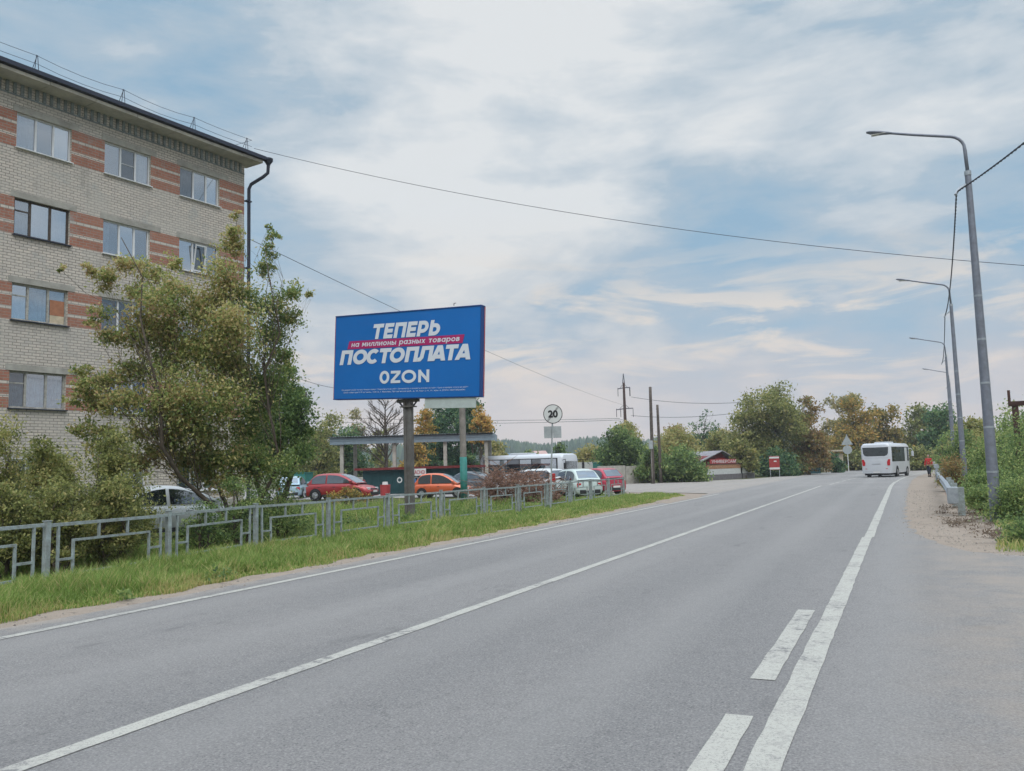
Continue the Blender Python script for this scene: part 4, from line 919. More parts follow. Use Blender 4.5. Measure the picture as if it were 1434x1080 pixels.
# =================================================================== GUARDRAIL
gpath = [(1.12, 26.3), (1.18, 28.5), (1.28, 32), (1.4, 38), (1.55, 46), (1.8, 56), (2.3, 66), (3.0, 76)]
o = empty('guardrail', (1.12, 26.3, 0)); tag(o, 'galvanised steel guardrail along the gravel shoulder', 'guardrail')
prof = [(-.02, .41), (.02, .44), (.075, .49), (.075, .53), (.01, .57), (.01, .61), (.075, .65), (.075, .69), (.02, .74), (-.02, .77)]
m = MB(); vs = []; P2 = [Vector((x - 1.12, y - 26.3, 0)) for x, y in gpath]
for p_ in P2: vs += [(p_.x - dx, p_.y, z) for dx, z in prof]
k = len(prof); m.add(vs, [(i * k + j, i * k + j + 1, (i + 1) * k + j + 1, (i + 1) * k + j) for i in range(len(P2) - 1) for j in range(k - 1)])
bm_o = m.build('beam', M['galv'], o); md = bm_o.modifiers.new('s', 'SOLIDIFY'); md.thickness = .006
m = MB(); m.bbox(-.10, .17, -.36, -.06, .34, .80, .03); m.box(-.105, .175, -.20, -.17, .42, .75); m.build('end_terminal', M['galv'], o)
m = MB(); m.quad((-.0855, 1.2, .53), (-.0855, 1.45, .53), (-.0855, 1.45, .61), (-.0855, 1.2, .61)); m.build('red_reflector', M['tail'], o)
for i, (x, y) in enumerate(((1.36, 26.35), (1.40, 30.3), (1.50, 34.3), (1.6, 38.3), (1.75, 46.3), (1.98, 56), (2.5, 66))):
    m = MB(); m.bbox(-.09, .09, -.06, .06, -.2, .78, .01); m.box(-.2, -.09, -.05, .05, .5, .68); p_ = m.build('post', M['fence'], o); p_.location = (x - 1.12, y - 26.3, 0)
p = gat(1311, 60); m = MB(); m.bbox(-.1, .1, -.06, .06, 0, .86, .02); m.bbox(-.15, .15, -.09, .09, .861, 1.15, .03); tag(m.build('marker_post', M['galv'], None), 'short pale marker post behind the guardrail near the person in red', 'marker post').location = p
# rusty frame with a tank at the right edge
p = at(1424, 600, 34); p.z = 0; o = empty('water_tank', p, azi(1424) - pi / 2); tag(o, 'grey tank in a rusty brown steel frame above the bushes at the right edge', 'tank')
m = MB()
for x in (0, 1.6): m.box(x - .10, x + .10, -.1, .1, 0, 3.3)
m.box(-.2, 2.2, -.12, .12, 3.301, 3.46); m.box(-.2, -.11, -.12, .12, 3.461, 3.85); m.build('steel_frame', M['rust'], o)
m = MB(); m.cyl((1.35, .0, 3.80), (1, 0, 0), .33, 2.0, 20); m.build('tank', M['tank'], o, auto=50)
m = MB(); m.tube([(0, 0, 2.2), (1.6, 0, 3.2)], .05, 6); m.build('brace', M['rust'], o)

# =================================================================== CANOPY, BOOTH AND OTHER SMALL BUILDINGS
cl_, cr_ = at(462, 618.5, 66), at(692, 611, 64); cz0 = (cl_.z + cr_.z) / 2 - .28; cw = hypot(cr_.x - cl_.x, cr_.y - cl_.y); crz = atan2(cr_.y - cl_.y, cr_.x - cl_.x)
o = empty('canopy', (cl_.x, cl_.y, 0), crz); tag(o, 'open canopy with grey-blue fascia and corrugated roof on slim concrete columns', 'canopy')
m = MB(); m.box(0, cw, -.03, .03, cz0, cz0 + .26); m.box(0, cw, -.06, .03, cz0 + .263, cz0 + .50); m.box(-.03, .03, .03, 3.4, cz0, cz0 + .5); m.box(cw - .03, cw + .03, .03, 3.4, cz0, cz0 + .5); m.build('fascia', M['sheetblue'], o)
m = MB(); k = 120
for i in range(k):
    x0, x1 = cw * i / k - .1, cw * (i + 1) / k - .1; z0 = cz0 + .56 + .045 * (i % 2); z1 = cz0 + .56 + .045 * ((i + 1) % 2); m.quad((x0, -.25, z0), (x1, -.25, z1), (x1, 3.6, z1 + .07), (x0, 3.6, z0 + .07)); m.quad((x0, -.25, z0 - .05), (x1, -.25, z1 - .05), (x1, 3.6, z1 + .02), (x0, 3.6, z0 + .02))
m.box(0, cw, .1, 3.3, cz0 + .3, cz0 + .45); m.build('roof', M['cornice'], o)
for x, y in ((.85, .3), (1.25, 3.0), (4.9, .3), (8.8, .3), (cw - .65, .3), (cw - .55, 3.0)):
    m = MB(); m.bbox(x - .13, x + .13, y - .13, y + .13, -.1, cz0 + .28, .01); m.build('column', M['concrete'], o)
p0, p1 = at(505, 675, 64), at(652, 675, 60); bw_ = hypot(p1.x - p0.x, p1.y - p0.y); o = empty('booth', (p0.x, p0.y, 0), atan2(p1.y - p0.y, p1.x - p0.x)); tag(o, 'long dark teal metal booth with flat dark red roof under the canopy', 'booth')
m = MB(); m.box(.2, bw_, 0, 3, -.1, 1.75); 
for k in range(int(bw_ / .6)): m.box(.25 + k * .6, .29 + k * .6, -.02, -.001, 0, 1.72)
m.build('wall', M['tealdark'], o)
m = MB(); m.box(-.3, bw_ + .2, -.35, 3.2, 1.76, 1.93); m.build('roof', M['darkred'], o)
m = MB(); m.bbox(bw_ * .50, bw_ * .66, -.42, -.385, 1.28, 1.78, .005); sg = m.build('warning_sign', M['signwhite'], o); letter('lettering', 'ОПАСНО!', bw_ * .145, .30, M['redtrim'], sg, (bw_ * .58, -.425, 1.53), bold=.02)
m = MB()
for x, z in ((bw_ * .385, 1.0), (bw_ * .545, 1.0)):
    for k in range(16): a, b = 2 * pi * k / 16, 2 * pi * (k + 1) / 16; m.quad(*[(x + r * cos(t), -.024, z + r * sin(t)) for r, t in ((.22, a), (.22, b), (.13, b), (.13, a))])
m.build('painted_rings', M['signwhite'], o)
p = gat(539, 58.5); o = empty('red_bin', p); tag(o, 'small red bin with pale top in front of the teal booth', 'bin'); m = MB(); m.tube([(0, 0, 0), (0, 0, .75)], [.32, .36], 14); m.build('drum', M['boardred'], o); m = MB(); m.tube([(0, 0, .752), (0, 0, .95)], [.2, .17], 12); m.build('lid', M['signwhite'], o)
p = gat(425, 68); m = MB(); m.bbox(-.55, .55, -.5, .5, 0, 1.7, .04); m.box(-.6, .6, -.55, .55, 1.703, 1.76); o = m.build('utility_box', M['teal'], None); o.location = p; tag(o, 'small teal metal box left of the red hatchback by the trees', 'utility box')
# walls
def wallrun(name, pa, pb, h, th, mt, label, cat='wall', panels=0):
    Lw = hypot(pb.x - pa.x, pb.y - pa.y); o_ = empty(name, (pa.x, pa.y, 0), atan2(pb.y - pa.y, pb.x - pa.x)); tag(o_, label, cat)
    n_ = max(1, int(Lw / 3)); r0 = random.Random(n_)
    for i in range(n_):
        m_ = MB(); m_.bbox(Lw * i / n_ + .02, Lw * (i + 1) / n_ - .02, r0.uniform(-.02, .02), th, -.1, h + r0.uniform(-.04, .04), .015); m_.build('panel', M[mt], o_)
    return o_
wallrun('concrete_wall', gat(838, 72), gat(912, 76), 1.55, .2, 'concrete', 'weathered concrete panel wall behind the red car at the side road')
wallrun('pale_fence', gat(800, 88), gat(842, 90), 2.0, .1, 'whitewall', 'pale board fence behind the parked bus', 'fence')
wallrun('block_wall', gat(395, 74), gat(520, 76), 1.25, .2, 'concrete', 'low pale block wall behind the red hatchback', 'wall')
p = gat(839, 84); m = MB(); m.bbox(-.5, .5, -.5, .5, 0, 1.9, .05); m.box(-.55, .55, -.55, .55, 1.903, 1.98); o = m.build('utility_box', M['teal'], None); o.location = p; tag(o, 'dark green box above the red car, left of the concrete wall', 'utility box')
# house behind the side road
pa = gat(978, 88); hz_ = azi(1000) - pi / 2; o = empty('house', pa, hz_ + .62); tag(o, 'low house with grey slate roof and dark red gable behind the street wall', 'house'); o.scale = (.70, .70, .68)
m = MB(); m.box(.5, 6.2, 0, 7, 0, 2.5); m.prism([(-1.9, 2.501), (5.0, 2.501), (3.9, 3.0), (2.8, 4.0), (2.5, 4.0)], lambda u, v, s: (u + 1.2, s, v), .1, 6.9); m.build('wall', M['darkred'], o)
def slab(a, b, mt, nm):
    m_ = MB(); dx, dz = b[0] - a[0], b[1] - a[1]; l_ = hypot(dx, dz); nx1, nz1 = -dz / l_ * .12, dx / l_ * .12
    for k in range(9): y0 = -.7 + k * .95; m_.prism([a, b, (b[0] + nx1, b[1] + nz1), (a[0] + nx1, a[1] + nz1)], lambda u, v, s: (u, s, v), y0, y0 + .93)
    return m_.build(nm, M[mt], o)
slab((-1.4, 1.9), (3.85, 4.05), 'slate', 'roof'); slab((3.86, 4.05), (7.3, 2.2), 'slate', 'roof')
m = MB(); m.box(3.0, 4.6, -.06, -.003, .9, 3.0); m.build('red_panel', M['boardred'], o)
pa, pb = gat(990, 80), gat(1056, 88); Lw = hypot(pb.x - pa.x, pb.y - pa.y); o = empty('street_wall', (pa.x, pa.y, 0), atan2(pb.y - pa.y, pb.x - pa.x)); tag(o, 'long low wall of grey base, white panel and orange brick trim before the house', 'wall')
m = MB(); m.box(0, Lw, 0, .25, -.1, .50); m.build('base', M['greywall'], o)
m = MB(); m.box(.1, Lw * .7, .03, .22, .501, 1.02); m.box(Lw * .73, Lw * .95, .03, .22, .501, 1.35); m.build('panel', M['whitewall'], o)
m = MB(); m.box(0, Lw * .7, .02, .24, 1.021, 1.42); m.build('brick_trim', M['orangebrick'], o)
m = MB(); m.box(-.1, Lw * .76, -.02, .26, 1.421, 1.50); m.build('capping', M['rust'], o)
m = MB(); m.box(Lw * .71, Lw * .722, -.03, .25, -.1, 1.2); m.build('post', M['black'], o)
m = MB(); m.box(Lw * .08, Lw * .62, .08, .12, 1.501, 1.92); s_ = m.build('shop_sign', M['boardred'], o); letter('lettering', 'УНИВЕРСАМ', Lw * .50, .30, M['signwhite'], s_, (Lw * .36, .075, 1.71), bold=.01)
p = gat(1084.5, 90); o = empty('red_board', p, azi(1084) - pi / 2); tag(o, 'small red notice board with white bands on two legs at the roadside', 'sign board')
m = MB(); m.bbox(-.5, .5, -.04, .04, .7, 2.1, .01); m.build('board', M['boardred'], o)
for q in ((-.5, .5, .75, .95), (-.47, .47, 1.86, 2.03), (-.05, .22, 1.52, 1.64)): m = MB(); m.box(q[0], q[1], -.06, -.041, q[2], q[3]); m.build('white_band', M['signwhite'], o)
for x in (-.44, .44): m = MB(); m.tube([(x, 0, -.1), (x, 0, .7)], .04, 6); m.build('leg', M['signback'], o)
p0, p1 = gat(1120, 103), gat(1149, 106); wallrun('metal_gate', p0, p1, 1.35, .06, 'tealdark', 'dark green sheet metal gate between the shrubs by the road', 'gate')
p0 = gat(1140, 118); o = empty('beige_building', p0, azi(1150) - pi / 2); tag(o, 'beige wall and flat porch half hidden behind the far trees', 'building')
m = MB(); m.box(1.2, 3.6, 0, 5, -.1, 2.3); m.build('wall', M['tan'], o); m = MB(); m.box(-1.8, 3.8, -.6, 5.2, 2.6, 2.8); m.build('roof', M['tan'], o)
for x in (-1.6, .2): m = MB(); m.bbox(x - .1, x + .1, -.5, -.3, -.1, 2.6, .01); m.build('porch_post', M['whitewall'], o)

# =================================================================== VEHICLES
CARS = dict(
 hatch=dict(L=3.9, W=1.68, H=1.50, deck=[(-1, .62, .80), (-.97, .80, .92), (-.85, .90, .98), (-.4, .92, 1.0), (.35, .90, 1.0), (.55, .84, .99), (.8, .74, .95), (.93, .64, .86), (1, .50, .72)], cab=(-.97, -.72, .02, .60), wb=(.60, -.66)),
 sedan=dict(L=4.3, W=1.70, H=1.44, deck=[(-1, .60, .80), (-.97, .86, .90), (-.75, .93, .97), (-.4, .92, 1.0), (.35, .89, 1.0), (.6, .82, .98), (.85, .72, .93), (.96, .60, .82), (1, .50, .70)], cab=(-.78, -.40, .02, .56), wb=(.62, -.60)),
 suv=dict(L=4.5, W=1.82, H=1.66, deck=[(-1, .62, .84), (-.97, .95, .93), (-.85, 1.02, .98), (-.4, 1.02, 1.0), (.35, 1.0, 1.0), (.55, .98, .99), (.8, .90, .95), (.94, .76, .86), (1, .58, .74)], cab=(-.97, -.78, .06, .58), wb=(.60, -.60)),
)
def car(name, kind, paintm, loc, rz, label, tall=None, tailw='tail', group='cars parked on the lot behind the fence', light_screen=True, scale=1.):
    c = CARS[kind]; L_, W_, H_ = c['L'] / 2, c['W'] / 2, tall or c['H']; o = empty(name, loc, rz); o.scale = (scale,) * 3; tag(o, label, 'car', group)
    zb = .20; m = MB(); vs = []
    for x, zt, wf in c['deck']:
        w_ = W_ * wf; half = [(0, zb), (.80 * w_, zb), (.94 * w_, zb + .06), (w_, zb + .22), (w_ * .995, zt - .22), (.965 * w_, zt - .09), (.90 * w_, zt - .02), (.7 * w_, zt + .012), (0, zt + .03)]
        ring = half + [(-y, z) for y, z in half[-2:0:-1]]; vs += [(x * L_, y, z) for y, z in ring]; n = len(ring)
    k = len(c['deck']); m.add(vs, [(i * n + j, (i + 1) * n + j, (i + 1) * n + (j + 1) % n, i * n + (j + 1) % n) for i in range(k - 1) for j in range(n)] + [tuple(range(n)), tuple(range((k - 1) * n, k * n))[::-1]])
    body = m.build('body', paintm, o, auto=38)
    rb, rr_, fr, fb = [q * L_ for q in c['cab']]; zB = c['deck'][3][1] - .03; zR = H_; yb, yr = W_ * .91, W_ * .70; hB = H_ - zB
    ctl = [(rb, 0), (rb + (rr_ - rb) * .55, .58), (rr_, .90), (rr_ + .25 * (fr - rr_), .985), (rr_ + .6 * (fr - rr_), 1.0), (fr, .93), (fr + (fb - fr) * .42, .64), (fb, 0)]
    cxs = [q[0] for q in ctl]; czs = [q[1] for q in ctl]
    def zc_(x):
        u = float(np.interp(x, cxs, czs)); d_ = .06 * L_; return zB + hB * (u + float(np.interp(x - d_, cxs, czs)) + float(np.interp(x + d_, cxs, czs))) / 3
    def yt(z, x=0): t = max(0, (z - zB) / hB); end = max(0, abs((x - (rb + fb) / 2) / ((fb - rb) / 2)) - .55) / .45; return (yb + (yr - yb) * t ** 1.15) * (1 - .10 * end ** 2)
    m = MB(); N_ = 26; n = 13; vs = []
    for i in range(N_ + 1):
        x = rb + (fb - rb) * i / N_; zt = max(zc_(x), zB + .004); hh_ = zt - zB; half = [(yt(zB, x), zB - .03)] + [(yt(zB + hh_ * f_, x), zB + hh_ * f_) for f_ in (.45, .82)] + [(yt(zt, x) * .965, zt - hh_ * .06), (yt(zt, x) * .86, zt - hh_ * .012), (yt(zt, x) * .5, zt + .008)]
        ring = half + [(0, zt + .016)] + [(-y, z) for y, z in half[::-1]]; vs += [(x, y, z) for y, z in ring]
    m.add(vs, [(i * n + j, (i + 1) * n + j, (i + 1) * n + j + 1, i * n + j + 1) for i in range(N_) for j in range(n - 1)]); m.build('roof', paintm, o, auto=45)
    bp = (rr_ + fr) / 2 + .02; lo_, hi_ = zB + .05, .09
    def strip_win(x0, x1, s, lean0=0., lean1=0.):
        m = MB(); k_ = 8; P = []
        for i in range(k_ + 1):
            x = x0 + (x1 - x0) * i / k_; zt = zc_(x) - hi_
            if zt < lo_ + .01: zt = lo_ + .01
            P.append(((x, s * (yt(lo_, x) + .012), lo_), (x, s * (yt(lo_ + (zt - lo_) * .5, x) + .012), lo_ + (zt - lo_) * .5), (x, s * (yt(zt, x) + .012), zt)))
        for i in range(k_):
            for j in range(2): q_ = [P[i][j], P[i + 1][j], P[i + 1][j + 1], P[i][j + 1]]; m.quad(*(q_ if s < 0 else q_[::-1]))
        m.build('side_window', M['carglass'], o)
    for s in (-1, 1):
        strip_win(rb + .16 + (rr_ - rb) * .35, bp - .045, s); strip_win(bp + .045, fb - .20, s)
    def glass(x0, x1, mt, nm):
        m = MB(); k_ = 7; P = []
        for i in range(k_ + 1):
            x = x0 + (x1 - x0) * i / k_; z = zc_(x); w_ = yt(z, x) - .11; P.append([(x, w_ * f_, z + .026 - .012 * abs(f_)) for f_ in (-1, -.5, 0, .5, 1)])
        for i in range(k_):
            for j in range(4): q_ = [P[i][j], P[i][j + 1], P[i + 1][j + 1], P[i + 1][j]]; m.quad(*(q_ if x1 < x0 else q_[::-1]))
        m.build(nm, mt, o, smooth=True)
    glass(fb - .06, fr + (fb - fr) * .06, M['carglasslight' if light_screen else 'carglass'], 'windscreen')
    glass(rb + (rr_ - rb) * .18, rr_ - .02 * L_, M['carglass'], 'rear_window')
    wr = .30 if kind != 'suv' else .345
    for xf in c['wb']:
        for s in (-1, 1):
            wo = empty('wheel', (xf * L_, s * (W_ - .02), wr)); wo.parent = o
            m = MB(); m.cyl((0, -s * .06, .02), (0, 1, 0), wr + .055, .20, 28); m.build('wheel_arch', M['black'], wo)
            m = MB(); m.tube([(0, s * -.05, 0), (0, s * .035, 0), (0, s * .055, 0)], [wr, wr, wr - .03], 28); m.build('tyre', M['rubber'], wo)
            m = MB(); m.cyl((0, s * .058, 0), (0, 1, 0), wr * .60, .012, 20)
            for q_ in range(5):
                a = 2 * pi * q_ / 5; m.tube([(0, s * .068, 0), (cos(a) * wr * .58, s * .066, sin(a) * wr * .58)], [.04, .03], 5)
            m.build('rim', M['rim'], wo, auto=40)
    xf = L_; 
    for s in (-1, 1):
        m = MB(); m.bbox(xf * .885, xf * .965, s * W_ * .62 - .14, s * W_ * .62 + .14, c['deck'][-2][1] - .11, c['deck'][-2][1] + .03, .03); m.build('headlight', M['head'], o)
        m = MB()
        if tailw == 'tall': m.bbox(-xf * .975, -xf * .90, s * W_ * .80 - .07, s * W_ * .80 + .07, .78, 1.30, .03)
        else: m.bbox(-xf * .99, -xf * .92, s * W_ * .72 - .12, s * W_ * .72 + .12, c['deck'][1][1] - .24, c['deck'][1][1] - .02, .03)
        m.build('taillight', M['tail'], o)
        m = MB(); m.bbox(fb - .34, fb - .22, s * (W_ * .93) - .02 if s > 0 else -(W_ * .93) - .18, s * (W_ * .93) + .18 if s > 0 else -(W_ * .93) + .02, zB + .06, zB + .19, .03); m.build('mirror', paintm, o)
        for hx in (bp - .42, bp + .42 + .1): m = MB(); m.bbox(hx - .08, hx + .08, s * W_ * .995 - .015, s * W_ * .995 + .015, zB - .17, zB - .14, .006); m.build('door_handle', M['plastic'], o)
    m = MB()
    for s in (-1, 1):
        for hx in (bp, fb - .15, rb + .55): m.box(hx - .005, hx + .005, s * W_ * .992 - .004, s * W_ * .992 + .006, .34, zB - .12)
        m.box(-.5 * L_ * .9, .5 * L_ * .9, s * W_ * .99 - .01, s * W_ * .99 + .012, .22, .33)
    m.build('door_seams', M['plastic'], o)
    for s, nm in ((1, 'front_bumper'), (-1, 'rear_bumper')):
        m = MB(); m.bbox(s * xf * .93 if s > 0 else -xf * 1.012, xf * 1.012 if s > 0 else -xf * .93, -W_ * .72, W_ * .72, .24, .44, .03); b_ = m.build(nm, M['plastic'], o)
        m = MB(); x_ = s * (xf * 1.012 + .004); m.box(min(x_, x_ + s * .01), max(x_, x_ + s * .01), -.26, .26, .40, .51); m.build('number_plate', M['plate'], b_)
    m = MB(); m.bbox(xf * .955, xf * .99, -.42, .42, .50, .62, .02); m.build('grille', M['plastic'], o)
    return o
P_red = carpaint('red_paint', (.30, .018, .022)); P_or = carpaint('orange_paint', (.52, .105, .035)); P_white = carpaint('white_paint', (.50, .52, .53), 0); P_grey = carpaint('dark_grey_paint', (.07, .085, .10)); P_wg = carpaint('greenish_white_paint', (.42, .49, .47), 0); P_wine = carpaint('crimson_paint', (.34, .015, .04)); P_bus = carpaint('bus_white', (.47, .49, .52), 0); P_cyan = carpaint('pale_blue_paint', (.30, .42, .50))
p = gat(480, 53); car('parked_car', 'hatch', P_red, p, radians(10), 'dark red hatchback parked left of the canopy columns, nose to the right', scale=1.08)
p = gat(621, 51.5); car('parked_car', 'hatch', P_or, p, radians(12), 'small orange hatchback parked in front of the teal booth', scale=.90, tall=1.62)
p = gat(664, 58); car('parked_car', 'sedan', P_grey, p, radians(2), 'dark grey car with a bright windscreen behind the orange hatchback', tall=1.5)
p = gat(744, 46); car('parked_car', 'suv', P_white, p, radians(163), 'white crossover with tall red tail lamps behind the dry branches', tailw='tall', tall=1.56)
p = gat(799, 45); car('parked_car', 'hatch', P_wg, p, radians(140), 'pale greenish white hatchback between the white crossover and the crimson car', tall=1.50)
p = gat(830, 49); car('parked_car', 'hatch', P_wine, p, radians(150), 'crimson hatchback at the right end of the parked row')
p = gat(243, 25.2); car('parked_car', 'sedan', P_white, p, radians(66), 'silvery white sedan half hidden behind shrubs in front of the apartment block', light_screen=False, group=None)
p = gat(411, 60); car('parked_car', 'hatch', P_cyan, p, radians(120), 'pale blue car mostly hidden by leaves left of the red hatchback', group=None)

def bus(name, loc, rz, L_, W_, H_, label, style):
    o = empty(name, loc, rz); tag(o, label, 'bus'); hl, hw = L_ / 2, W_ / 2; z0 = .34
    m = MB(); vs = []; R = .28
    def ring(x, ins, zt):
        w_ = hw - ins; P = []
        for q_ in range(5): a = radians(90 * q_ / 4); P.append((w_ - R + R * cos(a) - .05 * (q_ > 0), zt - R + R * sin(a)))
        side_ = [(w_ - .03, z0), (w_, z0 + .15), (w_, 1.2)] + P; return [(x, y, z) for y, z in side_] + [(x, -y, z) for y, z in side_[::-1]]
    secs = [(-hl, .16, H_ - .16), (-hl + .05, .06, H_ - .06), (-hl + .16, 0, H_), (0, 0, H_), (hl - .35, 0, H_), (hl - .10, .05, H_ - .12), (hl, .18, H_ - .45)]
    for s in secs: vs += ring(*s)
    n = 16; k = len(secs); m.add(vs, [(i * n + j, (i + 1) * n + j, (i + 1) * n + (j + 1) % n, i * n + (j + 1) % n) for i in range(k - 1) for j in range(n)] + [tuple(range(n)), tuple(range((k - 1) * n, k * n))[::-1]])
    m.build('body', P_bus, o, auto=35)
    wz0, wz1 = (1.35, H_ - .38)
    if style == 'rear':
        m = MB(); zt_ = H_ - .34; zb2 = 1.78; w1, w2 = hw - .22, hw - .16
        m.prism([(-w1 + .25, zb2), (w1 - .25, zb2), (w1 - .08, zb2 + .06), (w1 + .02, zb2 + .22), (w2, zt_), (-w2, zt_), (-w1 - .02, zb2 + .22), (-w1 + .08, zb2 + .06)], lambda u, v, s: (s, u, v), -hl - .012, -hl + .02); m.build('rear_window', M['carglass'], o)
        for s in (-1, 1):
            m = MB(); m.prism([(s * (hw - .30), .98), (s * (hw - .10), .98), (s * (hw - .06), 1.5), (s * (hw - .22), 1.5), (s * (hw - .33), 1.25)], lambda u, v, w_: (w_, u, v), -hl - .02, -hl + .1); m.build('taillight', M['tail'], o)
            m = MB(); m.box(-hl - .012, -hl + .01, s * .82 - .08, s * .82 + .08, .70, .74); m.build('reflector', M['tail'], o)
        m = MB(); m.box(-hl - .006, -hl + .01, -.95, .95, .52, .525); m.box(-hl - .006, -hl + .01, -.95, .95, 1.62, 1.63); m.box(-hl - .02, -hl - .0, -.35, .35, 1.10, 1.13); m.build('hatch_seams', M['signgrey'], o)
        m = MB(); m.box(-hl - .03, -hl - .005, -.26, .26, .38, .49); m.build('number_plate', M['plate'], o)
        m = MB(); m.box(-hl + .1, hl - .6, -hw + .2, hw - .2, .18, .36); m.build('underframe', M['black'], o)
    for s in (-1, 1):
        nw = 5 if style == 'rear' else 6; x0, x1 = -hl + .45, hl - .55; dx = (x1 - x0) / nw
        m = MB(); m.box(x0 - .08, x1 + .08, *sorted((s * (hw + .002), s * (hw - .02))), wz0 - .06, wz1 + .06); m.build('window_band', M['black'], o)
        for i in range(nw): m = MB(); m.box(x0 + dx * i + .04, x0 + dx * (i + 1) - .04, *sorted((s * (hw + .006), s * (hw - .01))), wz0, wz1); m.build('side_window', M['carglass' if i % 2 == 0 or style == 'rear' else 'carglasslight'], o)
        if s < 0:
            for dx_ in ((hl - 1.9, hl - 1.1),) + (((-hl + 1.0, -hl + 2.0),) if style != 'rear' else ()):
                m = MB(); m.box(dx_[0], dx_[1], -hw - .012, -hw + .01, z0 + .05, wz1); m.build('door', M['carglasslight'] if style != 'rear' else P_bus, o)
        for xw in (hl - 1.7 if style != 'rear' else hl - 1.3, -hl + 1.9):
            wo = empty('wheel', (xw, s * (hw - .06), .42)); wo.parent = o
            m = MB(); m.cyl((0, -s * .02, .03), (0, 1, 0), .50, .17, 26); m.build('wheel_arch', M['black'], wo)
            m = MB(); m.cyl((0, s * -.02, 0), (0, 1, 0), .42, .20, 26); m.build('tyre', M['rubber'], wo); m = MB(); m.cyl((0, s * .085, 0), (0, 1, 0), .22, .02, 18); m.build('rim', M['rim'], wo)
        m = MB(); m.tube([(hl - .1, s * (hw - .1), H_ - .5), (hl + .25, s * (hw + .10), H_ - .45), (hl + .28, s * (hw + .18), H_ - .7)], .025, 6); m.bbox(hl + .18, hl + .32, s * (hw + .18) - .09, s * (hw + .18) + .09, H_ - 1.15, H_ - .70, .03); m.build('mirror', P_bus if style == 'rear' else M['black'], o)
        m = MB(); m.bbox(hl - .10, hl + .03, s * (hw - .45) - .2, s * (hw - .45) + .2, .7, .9, .03); m.build('headlight', M['head'], o)
    m = MB(); m.bbox(hl - .10, hl + .0, -hw + .25, hw - .25, 1.2, H_ - .55, .04); m.build('windscreen', M['carglass'], o)
    m = MB(); m.bbox(-hl * .35, hl * .1, -.6, .6, H_ + .0, H_ + .14, .05); m.build('roof_hatch', P_bus, o)
    return o
p = gat(1238, 80.5); p.x += .2; bus('minibus', p, radians(90 - 13), 6.6, 2.38, 2.85, 'white minibus driving away on the right-hand bend, seen from behind', 'rear')
pl_, pr_ = gat(684, 67), gat(800, 63); pc = (pl_ + pr_) / 2; bus('parked_bus', pc, atan2(pr_.y - pl_.y, pr_.x - pl_.x), hypot(pr_.x - pl_.x, pr_.y - pl_.y), 2.4, 2.62, 'long white bus with dark windows parked behind the row of cars', 'side')

